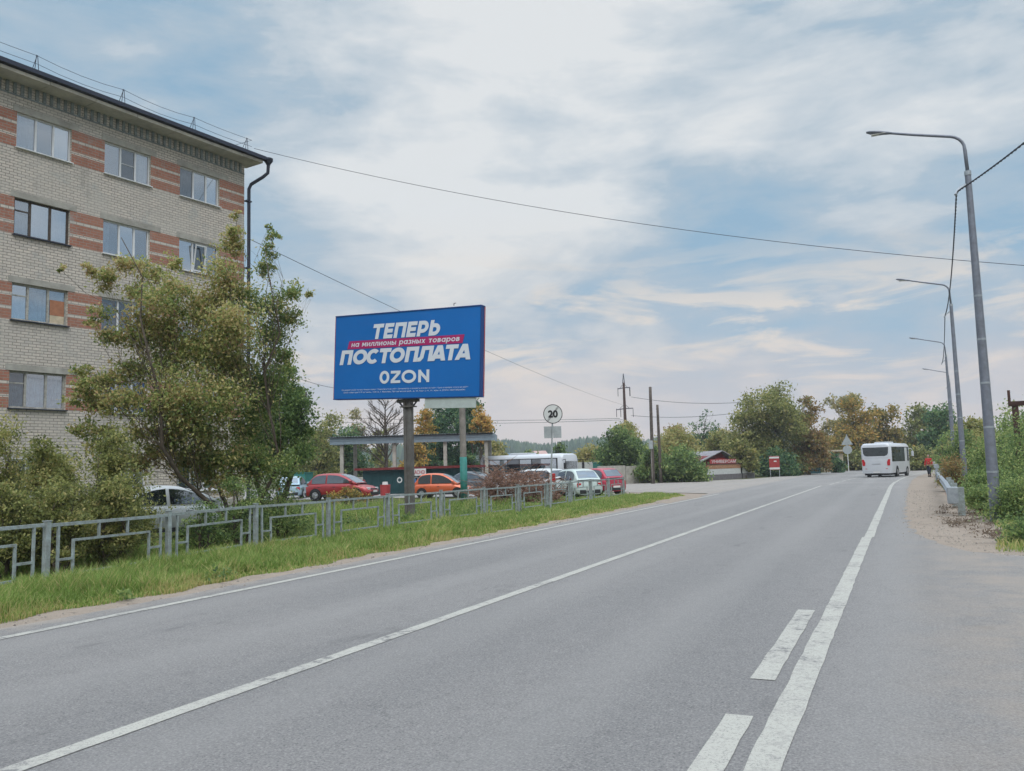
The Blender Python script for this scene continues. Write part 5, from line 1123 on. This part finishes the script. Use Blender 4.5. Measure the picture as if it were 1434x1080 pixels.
# =================================================================== PEOPLE
def skinned(name, verts, edges, radii, mt, parent, sub=2):
    me_ = bpy.data.meshes.new(name); me_.from_pydata(verts, edges, []); ob = bpy.data.objects.new(name, me_); COL.objects.link(ob)
    ob.modifiers.new('skin', 'SKIN'); sv = me_.skin_vertices[0].data
    for i, r in enumerate(radii): sv[i].radius = (r, r) if isinstance(r, float) else r; sv[i].use_root = (i == 0)
    s_ = ob.modifiers.new('sub', 'SUBSURF'); s_.levels = sub; s_.render_levels = sub
    dg = bpy.context.evaluated_depsgraph_get(); fin = bpy.data.meshes.new_from_object(ob.evaluated_get(dg)); bpy.data.objects.remove(ob)
    fin.materials.clear(); return link(name, fin, mt, parent, smooth=True)
def person(loc, rz, label, top_m, leg_m, arms, legs, extras=None):
    "faces +X; arms / legs give (elbow, hand) and (knee, foot) offsets per side"
    o = empty('person', loc, rz); tag(o, label, 'person')
    V = []; E_ = []; R = []
    def v(p_, r, par=None): V.append(tuple(p_)); R.append(r); (E_.append((par, len(V) - 1)) if par is not None else None); return len(V) - 1
    pel = v((0, 0, .95), (.125, .16)); wa = v((0, 0, 1.10), (.10, .135), pel); ch = v((.01, 0, 1.32), (.115, .165), wa); nb = v((0, 0, 1.47), .065, ch); nk = v((.01, 0, 1.53), .052, nb); hb = v((.02, 0, 1.60), .085, nk); hd = v((.02, 0, 1.69), (.098, .082), hb); v((.01, 0, 1.755), .055, hd)
    v((.115, 0, 1.645), .016, hd)
    tv = [(0, 0, .93), (0, 0, 1.10), (.01, 0, 1.32), (0, 0, 1.455)]; tr = [(.15, .19), (.125, .165), (.14, .19), .085]; te = [(0, 1), (1, 2), (2, 3)]
    lv = [(0, 0, .98), (0, 0, .90)]; lr = [(.135, .17), (.14, .17)]; le = [(0, 1)]
    for s in (-1, 1):
        el, ha = arms[s]; sh = v((0, s * .175, 1.42), .062, ch); e1 = v(el, .043, sh); w1 = v(ha, .028, e1); d = (Vector(ha) - Vector(el)).normalized()
        palm = v(Vector(ha) + d * .05, (.018, .034), w1); side_ = d.cross(Vector((0, s, 0))).normalized() if abs(d.y) < .9 else Vector((1, 0, 0))
        for q_ in range(4):
            b_ = Vector(ha) + d * .075 + side_ * (.027 - .018 * q_); k1 = v(b_ + d * .03, .0085, palm); v(b_ + d * (.062 - .006 * abs(q_ - 1)) + Vector((0, -s * .012, 0)), .007, k1)
        t1 = v(Vector(ha) + d * .035 + side_ * .035, .010, palm); v(Vector(ha) + d * .065 + side_ * .048, .008, t1)
        a = len(tv); tv += [(0, s * .175, 1.42), tuple(el), tuple(Vector(el).lerp(Vector(ha), .95))]; tr += [.085, .062, .048]; te += [(2, a), (a, a + 1), (a + 1, a + 2)]
        kn, ft = legs[s]; hp = v((0, s * .09, .88), .09, pel); k_ = v(kn, .058, hp); an = v(ft, .040, k_); v((ft[0] + .15, ft[1], .035), .034, v((ft[0] + .03, ft[1], .05), .040, an))
        a = len(lv); lv += [(0, s * .09, .86), tuple(kn), (ft[0], ft[1], ft[2] + .02)]; lr += [.108, .078, .062]; le += [(1, a), (a, a + 1), (a + 1, a + 2)]
        m = MB(); m.bbox(ft[0] - .08, ft[0] + .19, ft[1] - .05, ft[1] + .05, .0, .10, .03); m.build('shoe', M['shoe'], o)
    skinned('body', V, E_, R, M['skin'], o); skinned('jacket', tv, te, tr, M[top_m], o); skinned('trousers', lv, le, lr, M[leg_m], o)
    skinned('hair', [(-.015, 0, 1.70), (-.03, 0, 1.77), (.03, 0, 1.785)], [(0, 1), (1, 2)], [.095, .085, .05], M['hair'], o, 2)
    for s in (-1, 1): m = MB(); m.cyl((.108, s * .033, 1.70), (1, 0, 0), .010, .012, 8); m.build('eye', M['black'], o)
    return o
p = gat(1300.5, 76.5)
person(p, radians(258), 'person in a red jacket and dark trousers walking along the gravel shoulder', 'jacketred', 'trousers', {1: ((.02, .26, 1.16), (.16, .27, .98)), -1: ((-.04, -.26, 1.15), (.02, -.28, .90))}, {1: ((.14, .09, .50), (.10, .09, .10)), -1: ((-.02, -.09, .48), (-.22, -.09, .14))})
m = MB(); m.bbox(p.x + .28, p.x + .48, p.y - .10, p.y + .10, .92, 1.20, .04); tag(m.build('carrier_bag', M['bag'], None), 'white carrier bag held beside the person in red', 'bag')
p = gat(573.5, 55)
person(p, radians(200), 'person in a pale top with a blue bag standing behind the billboard column', 'shirtwhite', 'trousers', {1: ((.03, .24, 1.14), (.10, .25, .92)), -1: ((.0, -.25, 1.15), (.12, -.24, .95))}, {1: ((.03, .10, .48), (.0, .11, .09)), -1: ((.03, -.10, .48), (.02, -.11, .09))})
m = MB(); m.bbox(p.x + .10, p.x + .42, p.y - .12, p.y + .10, .72, 1.12, .05); tag(m.build('shoulder_bag', M['shirtblue'], None), 'blue bag hanging beside the person behind the billboard column', 'bag')

# =================================================================== TREES AND SHRUBS
# the multi-stemmed maple in front of the block
ml = [(330, 322, 13), (328, 350, 18), (322, 385, 26), (300, 415, 26), (345, 420, 30), (330, 460, 38), (380, 330, 10, .8), (372, 378, 16, .8), (385, 420, 26, .8), (412, 410, 15, .8), (432, 412, 9, .8), (404, 446, 20, .8), (385, 470, 32, .6), (398, 500, 20, .6), (280, 440, 30), (250, 405, 20), (245, 372, 12), (215, 385, 20), (178, 372, 18), (150, 385, 16), (125, 378, 9), (225, 420, 28), (190, 410, 18), (235, 460, 30), (195, 470, 24), (165, 468, 12), (150, 395, 12), (270, 490, 40), (320, 510, 42), (225, 510, 34), (185, 520, 26), (150, 535, 22), (122, 540, 16), (140, 565, 22), (170, 560, 26), (105, 560, 12), (370, 535, 36), (260, 550, 40), (215, 565, 30), (310, 570, 40), (350, 600, 32), (240, 600, 28), (285, 615, 26), (200, 610, 20), (85, 378, 6), (225, 640, 14), (330, 640, 24), (150, 470, 16), (130, 450, 10), (115, 520, 12), (160, 640, 20), (190, 650, 20), (255, 650, 22), (290, 665, 22), (365, 655, 28), (320, 670, 22), (120, 600, 18), (140, 615, 20), (328, 303, 8), (327, 336, 14), (378, 350, 12, .8), (376, 318, 6, .8), (300, 640, 26), (275, 640, 22), (345, 640, 26), (395, 650, 24), (240, 625, 20), (205, 640, 16), (260, 590, 34), (350, 560, 34), (140, 440, 12), (200, 440, 20), (300, 480, 34)]
ml = [(l[0], l[1], l[2] * 1.12, *l[3:]) for l in ml]
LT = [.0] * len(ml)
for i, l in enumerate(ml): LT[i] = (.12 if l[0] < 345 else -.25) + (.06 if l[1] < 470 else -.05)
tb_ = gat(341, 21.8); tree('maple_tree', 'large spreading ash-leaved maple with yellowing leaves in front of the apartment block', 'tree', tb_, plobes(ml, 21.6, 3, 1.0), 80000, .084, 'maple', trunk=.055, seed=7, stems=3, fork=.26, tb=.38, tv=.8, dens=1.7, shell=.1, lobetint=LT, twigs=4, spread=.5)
gl_ = [(395, 545, 26), (408, 575, 28), (385, 590, 36), (415, 610, 26), (400, 640, 32), (372, 560, 26), (365, 620, 30), (430, 600, 12), (420, 560, 14), (405, 520, 14)]
tree('maple_tree', 'greener dense maple at the right of the spreading maple, over the red hatchback', 'tree', gat(374, 25.5), plobes(gl_, 25.5, 9), 24000, .095, 'green', trunk=.09, seed=8, stems=2, tb=.42, tv=.7, twigs=3)
# shrub mass on the left behind the fence
def shrub(px0, px1, py0, dist, n, pal, label, seed, leaf=.06, tb=.45, group='shrubs behind the fence', k=13, cat='shrub', base_py=None, dome=1.):
    cpx = (px0 + px1) / 2; b = gat(cpx, dist); gpy = base_py or ((650 + (717 - cpx) * .028 + 5) + EYE * F / dist * .98)
    lobes = boxlobes(px0, px1, py0, gpy, dist, seed, k=k, dome=dome)
    return tree('shrub', label, cat, b, lobes, n, leaf, pal, trunk=.04 * max(1, dist / 30), seed=seed, stems=3, fork=.25, group=group, tb=tb, tv=.8, parts=('stems', 'foliage'), twigs=2, dens=1.2, shell=.15)
shrub(-70, 60, 575, 18.5, 22000, 'olive', 'olive shrub at the left edge behind the first fence panels', 31)
shrub(20, 120, 596, 17.2, 20000, 'olive', 'tall olive shrub between the left-edge shrub and the reddish one, under the lowest window', 32)
shrub(95, 215, 598, 18, 22000, 'olive', 'brownish shrub just left of the silvery white sedan', 33, tb=.35)
shrub(112, 200, 650, 16.6, 9000, 'olive', 'low olive shrub in front of the brownish shrub near the silvery sedan', 34)
shrub(-40, 60, 655, 16, 10000, 'olive', 'low dark olive shrub at the left edge close to the fence', 35, tb=.3)
shrub(40, 130, 660, 15.8, 9000, 'olive', 'low olive green shrub close to the fence beneath the tall olive shrub', 36, tb=.4)
shrub(300, 375, 655, 20, 5000, 'green', 'green bush at the foot of the spreading maple', 37, tb=.5)
shrub(345, 440, 660, 21.5, 6000, 'green', 'bright green bush left of the red hatchback', 38, tb=.6)
shrub(250, 320, 690, 19, 2500, 'green', 'small green bush in front of the silvery sedan nose', 39, tb=.45)
shrub(455, 520, 678, 40, 1800, 'yellow', 'dry yellowish bush in front of the red hatchback', 40, leaf=.10, tb=.3, base_py=705)

def far(name, px0, px1, py0, py1, dist, n, pal, label, seed, leaf=None, tb=.5, tv=.8, k=10, dens=1.2, shell=.35, trunk=None, group='trees beyond the road and parking lot', cat='tree', rmin=.14, rmax=.27, twigs=2, aspect=.6, dome=1.):
    b = gat((px0 + px1) / 2, dist); lobes = boxlobes(px0, px1, py0, py1, dist, seed, k=int(k * 1.3), rmin=rmin * .9, rmax=rmax, dome=dome); n = int(n * 1.5); leaf = leaf or .0030 * dist
    return tree(name, label, cat, b, lobes, n, leaf or .0036 * dist, pal, trunk=trunk or .0018 * dist, seed=seed, stems=1 if name == 'tree' else 3, fork=.3, group=group, tb=tb, tv=tv, dens=dens, shell=shell, twigs=twigs, aspect=aspect, parts=('trunk', 'crown') if name != 'shrub' else ('stems', 'foliage'))
# left, behind the lot
far('tree', 405, 480, 572, 680, 80, 5500, 'olive', 'brownish green tree left of the canopy above the red hatchback', 51, tb=.4)
far('tree', 450, 520, 585, 685, 86, 4500, 'dark', 'dark green tree seen under the left end of the canopy', 52, tb=.55)
far('tree', 478, 515, 568, 650, 92, 1500, 'pale', 'pale thin tree rising behind the left end of the canopy', 53, shell=.1)
far('tree', 515, 552, 590, 680, 95, 1300, 'olive', 'thin olive tree under the billboard left of the bare tree', 54, shell=.1)
far('tree', 578, 640, 552, 672, 84, 5500, 'dark', 'dark evergreen tree behind the billboard column', 55, tb=.35)
far('tree', 630, 690, 556, 672, 84, 5500, 'dark', 'dark evergreen tree behind the teal-footed pole', 56, tb=.4)
far('tree', 590, 672, 546, 674, 88, 9000, 'dark', 'broad dark evergreen tree behind the middle of the canopy', 87, tb=.4, shell=.1, dome=.7)
far('tree', 425, 500, 574, 676, 90, 5500, 'olive', 'full olive tree behind the left end of the canopy', 88, tb=.45, shell=.1)
far('tree', 574, 612, 556, 640, 78, 1500, 'yellow', 'yellowing tree just right of the billboard column', 57, tb=.5)
far('tree', 655, 692, 562, 625, 76, 1700, 'yellow', 'golden leaved tree at the right end of the canopy roof', 58, tb=.6)
far('tree', 560, 600, 600, 660, 74, 1200, 'yellow', 'low golden tree seen through the canopy', 59, tb=.5)
far('shrub', 676, 716, 610, 662, 82, 1800, 'olive', 'yellow green shrub behind the left end of the parked bus', 60, tb=.7)
far('shrub', 720, 768, 629, 655, 110, 1800, 'green', 'low round green shrub behind the middle of the parked bus', 61, tb=.5)
far('shrub', 768, 800, 618, 655, 120, 1300, 'green', 'small pointed green shrub behind the round sign post', 62, tb=.3)
far('shrub', 800, 850, 612, 660, 100, 2800, 'olive', 'yellowish shrub behind the pale board fence', 63, tb=.8)
far('tree', 835, 905, 588, 662, 84, 6500, 'green', 'broad green tree above the concrete wall', 64, tb=.35)
far('tree', 855, 900, 584, 640, 90, 2500, 'olive', 'light green tree top at the foot of the power pylon', 65, tb=.75)
far('shrub', 886, 935, 618, 674, 75, 3500, 'green', 'light green shrub at the foot of the two leaning poles', 66, tb=.55)
far('shrub', 922, 990, 622, 676, 76, 6500, 'green', 'dense bright green shrub right of the two leaning poles', 67, tb=.45)
far('tree', 905, 985, 582, 655, 98, 4800, 'olive', 'yellow green tree behind the dense bright green shrub', 68, tb=.75)
far('tree', 925, 965, 590, 640, 105, 1800, 'rusty', 'rust coloured tree behind the leaning poles', 69, tb=.7)
far('tree', 962, 1012, 555, 640, 112, 900, 'dark', 'thin nearly bare tree rising above the slate roof house', 70, shell=.6, leaf=.32, k=12, twigs=6)
far('tree', 985, 1030, 595, 655, 104, 2600, 'olive', 'olive tree just behind the slate roof house', 71, tb=.6)
far('tree', 1005, 1085, 548, 664, 98, 9000, 'olive', 'tall olive tree standing left of the red notice board', 72, tb=.5)
far('tree', 1022, 1062, 598, 662, 86.5, 3200, 'olive', 'small olive tree covering the right half of the slate roof house', 86, tb=.5)
far('tree', 1045, 1130, 532, 666, 97, 11000, 'olive', 'tallest dense tree, directly above the red notice board', 73, tb=.42, dome=.8)
far('tree', 1100, 1165, 552, 660, 99, 7000, 'rusty', 'russet brown tree above the dark green gate', 74, tb=.5)
far('shrub', 1060, 1120, 625, 668, 93, 3500, 'dark', 'dark shrub behind the red notice board', 75, tb=.5)
far('shrub', 1100, 1125, 645, 668, 99, 900, 'dark', 'small dark shrub left of the green gate', 76, tb=.3)
far('shrub', 1158, 1182, 632, 663, 108, 1200, 'dark', 'small dark shrub right of the beige building', 77, tb=.4)
far('tree', 1145, 1215, 531, 640, 138, 4500, 'pale', 'pale thin-leaved tree behind the triangle sign', 78, shell=.1, k=16, rmin=.10, rmax=.20)
far('tree', 1160, 1232, 548, 656, 128, 6500, 'yellow', 'orange tinged tree directly above the triangle sign', 79, tb=.35)
far('tree', 1205, 1272, 560, 655, 134, 6000, 'yellow', 'golden brown tree above the minibus', 80, tb=.25)
far('shrub', 1172, 1222, 628, 660, 124, 2500, 'olive', 'low olive shrub beneath the triangle sign', 81, tb=.4)
far('tree', 1255, 1320, 568, 660, 140, 5500, 'olive', 'dark olive tree right of the minibus roof', 82, tb=.3)
far('tree', 1290, 1345, 556, 650, 120, 5000, 'dark', 'dark tree with a few bare twigs behind the third lamp post', 83, tb=.6)
far('shrub', 1262, 1312, 618, 662, 112, 3000, 'olive', 'olive shrub behind the person in the red jacket', 84, tb=.35)
far('tree', 1325, 1380, 572, 660, 85, 4200, 'olive', 'light tree with pale twigs between the first and second lamp posts', 85, tb=.6)
# the bare tree under the billboard
def bare(px, dist, py, label, seed):
    b = gat(px, dist); o_ = empty('bare_tree', b); tag(o_, label, 'tree', 'trees beyond the road and parking lot'); rnd2 = random.Random(seed); H_ = at(px, py, dist).z; m_ = MB()
    m_.tube([(0, 0, 0), (.1, 0, H_ * .35), (0, 0, H_ * .7), (.05, 0, H_ * .97)], [.2, .16, .10, .02], 8)
    def br_(p_, d, l_, r_, dep):
        p_ = Vector(p_); d = Vector(d).normalized(); e_ = p_ + d * l_; mid = p_.lerp(e_, .5) + Vector((0, 0, .06 * l_)); m_.tube([p_, mid, e_], [r_, r_ * .75, r_ * .45], 5, cap=False)
        if dep:
            for q_ in range(4):
                u = rnd2.uniform(.35, 1); br_(p_.lerp(e_, u), d + Vector((rnd2.uniform(-.8, .8), rnd2.uniform(-.8, .8), rnd2.uniform(-.1, .7))), l_ * .5, r_ * .5, dep - 1)
    for i in range(34):
        h = H_ * (.26 + .68 * i / 34); a = rnd2.uniform(0, 2 * pi); br_((0, 0, h), (cos(a), sin(a), .75), H_ * .30 * (1.15 - .75 * i / 34), .075 * (1.1 - .7 * i / 34), 2)
    m_.build('trunk', M['bark'], o_, smooth=True)
bare(540, 80, 556, 'bare leafless tree under the billboard, above the canopy', 5)

# right side: shrubs and tall weeds behind the guardrail
R_ = 'shrubs on the right roadside'
shrub(1322, 1372, 598, 52, 7000, 'green', 'green shrub round the foot of the second lamp post', 101, leaf=.12, tb=.5, group=R_, base_py=672)
shrub(1352, 1440, 585, 42, 8000, 'green', 'tall green shrub behind the nearest lamp post', 102, leaf=.11, tb=.6, group=R_, base_py=690)
shrub(1400, 1500, 575, 40, 6000, 'green', 'tall green shrub at the right edge under the rusty tank frame', 103, leaf=.11, tb=.55, group=R_, base_py=690)
shrub(1312, 1358, 632, 44, 4500, 'rusty', 'low brownish shrub just behind the guardrail', 104, leaf=.09, tb=.5, group=R_, base_py=690)
shrub(1345, 1420, 640, 31, 7000, 'green', 'leafy green shrub at the foot of the nearest lamp post', 105, leaf=.085, tb=.55, group=R_, base_py=700)
shrub(1308, 1345, 600, 75, 3000, 'green', 'light green shrub above the person in the red jacket', 106, leaf=.18, tb=.6, group=R_, base_py=668)
shrub(1378, 1480, 650, 24, 9000, 'green', 'weedy green bush between the lamp post and the right edge', 107, leaf=.065, tb=.6, group=R_, base_py=738)
shrub(1412, 1520, 600, 25, 10000, 'green', 'tall weedy bush cut by the right edge of the view', 108, leaf=.07, tb=.62, group=R_, base_py=735)
shrub(1405, 1500, 700, 18.2, 7000, 'green', 'low dark green bush nearest to the camera at the right edge', 109, leaf=.055, tb=.45, group=R_, base_py=770)
shrub(1345, 1400, 665, 27.5, 4500, 'green', 'low feathery green bush right behind the guardrail end', 110, leaf=.06, tb=.65, group=R_, base_py=715)

# heap of cut dry branches behind the fence
shrub(1395, 1500, 566, 33, 8000, 'green', 'tall leafy shrub filling the right edge below the rusty tank', 111, leaf=.09, tb=.6, group=R_, base_py=700)
far('tree', 1335, 1400, 572, 655, 72, 5000, 'olive', 'rounded olive tree behind the second lamp post', 120, tb=.55, group=R_)
far('tree', 1385, 1470, 570, 655, 62, 6000, 'green', 'full green tree behind the rusty tank frame', 121, tb=.6, group=R_)
for x_, y_, h_, sd_, lb in ((9, 27, 3.2, 130, 'lowest and nearest green shrub of the thicket right of the rusty tank'), (12, 36, 4.2, 131, 'medium green shrub right behind the rusty tank frame'), (15, 48, 5.2, 132, 'tall green shrub in the middle of the thicket beyond the rusty tank'), (11, 60, 4.6, 133, 'farthest green shrub of the thicket, level with the third lamp post'), (20, 34, 5.5, 134, 'tallest green shrub of the thicket, farthest from the road')):      # more of the same thicket further from the road
    r0_ = random.Random(sd_); lb_ = [(x_ + r0_.uniform(-2, 2), y_ + r0_.uniform(-2, 2), h_ * r0_.uniform(.25, .8), h_ * r0_.uniform(.16, .28)) for _ in range(16)]
    tree('shrub', lb, 'shrub', (x_, y_, 0), lb_, 5000, .13, 'green', trunk=.07, seed=sd_, stems=3, fork=.25, group='thicket further right', tb=.55, tv=.8, parts=('stems', 'foliage'), twigs=2, dens=1.2, shell=.15)
shrub(1335, 1400, 590, 58, 5000, 'olive', 'pale green shrub between the first and second lamp posts', 112, leaf=.13, tb=.6, group=R_, base_py=665)
o = empty('brush_pile', gat(722, 38.5)); tag(o, 'heap of cut dry brown branches and dead leaves behind the fence', 'brush pile'); rnd = random.Random(77); m = MB(); bp_ = o.location.copy(); lob_ = []
for i in range(420):
    t = rnd.uniform(0, 1); px = 668 + 112 * t; c = gat(px, 38.5 + rnd.uniform(-1.2, 1.2)); hh = .7 + 1.35 * sin(pi * min(1, t * 1.05)) * (.75 + .25 * sin(t * 9)); z = rnd.uniform(0, 1) ** .7 * hh
    a = rnd.uniform(0, 2 * pi); l_ = rnd.uniform(.4, 1.3); d = Vector((cos(a), sin(a), rnd.uniform(-.2, .7))).normalized(); s_ = Vector((c.x - bp_.x, c.y - bp_.y, z)); mid = s_ + d * l_ * .5 + Vector((0, 0, rnd.uniform(-.1, .2)))
    m.tube([s_, mid, s_ + d * l_ + Vector((0, 0, rnd.uniform(-.2, .1)))], [.018, .013, .005], 4, cap=False)
    if i % 4 == 0: lob_.append((s_.x, s_.y, max(.1, z * .9), rnd.uniform(.2, .4)))
m.build('sticks', M['deadstick'], o); link('dead_leaves', leaf_cloud(lob_, 6500, .10, 78, .45, .9, .8, .45), LM['dead'], o)

# =================================================================== HAZE
m = MB(); m.box(-1300, 1300, -1300, 1300, -1.3, 75); hz_o = m.build('haze', [], None); hm = bpy.data.materials.new('haze'); hm.use_nodes = True; t = hm.node_tree; t.nodes.clear()
pv = t.nodes.new('ShaderNodeVolumePrincipled'); pv.inputs['Color'].default_value = (.86, .91, .97, 1); pv.inputs['Density'].default_value = .0005; pv.inputs['Anisotropy'].default_value = .2
oo = t.nodes.new('ShaderNodeOutputMaterial'); t.links.new(pv.outputs[0], oo.inputs['Volume']); hz_o.data.materials.append(hm); tag(hz_o, kind='stuff')
hz_o['label'] = 'thin pale haze softening the far forest'
# loose stones and grit on the shoulder and along the left edge
def stones():
    r = np.random.default_rng(44); n = 2600; side = r.random(n) < .7
    y = np.where(side, 16 + 30 * r.random(n) ** 1.5, 3 + 38 * r.random(n)); x = np.where(side, np.interp(y, [16, 19, 23, 60], [1.4, .4, .05, .2]) + r.normal(size=n) * .35 + .35, -9.45 + r.normal(size=n) * .16)
    s_ = .008 + .022 * r.random(n) ** 3; T = np.array([(1, 0, 0), (-.5, .87, 0), (-.5, -.87, 0), (0, 0, .9)]); a = r.random(n) * 6.28; V = []
    for f in ((0, 1, 3), (1, 2, 3), (2, 0, 3)):
        q = []
        for k in f: t = T[k]; q.append(np.stack([x + s_ * (t[0] * np.cos(a) - t[1] * np.sin(a)), y + s_ * (t[0] * np.sin(a) + t[1] * np.cos(a)), .004 + s_ * t[2]], 1))
        V.append(np.stack(q, 1))
    return npmesh('stones', np.concatenate(V).reshape(-1, 3), 3)
tag(link('loose_stones', stones(), mat('stone_grit', (.27, .24, .21), .95, var=.5, scale=8)), 'loose stones and grit strewn along both road edges', 'gravel', kind='stuff')
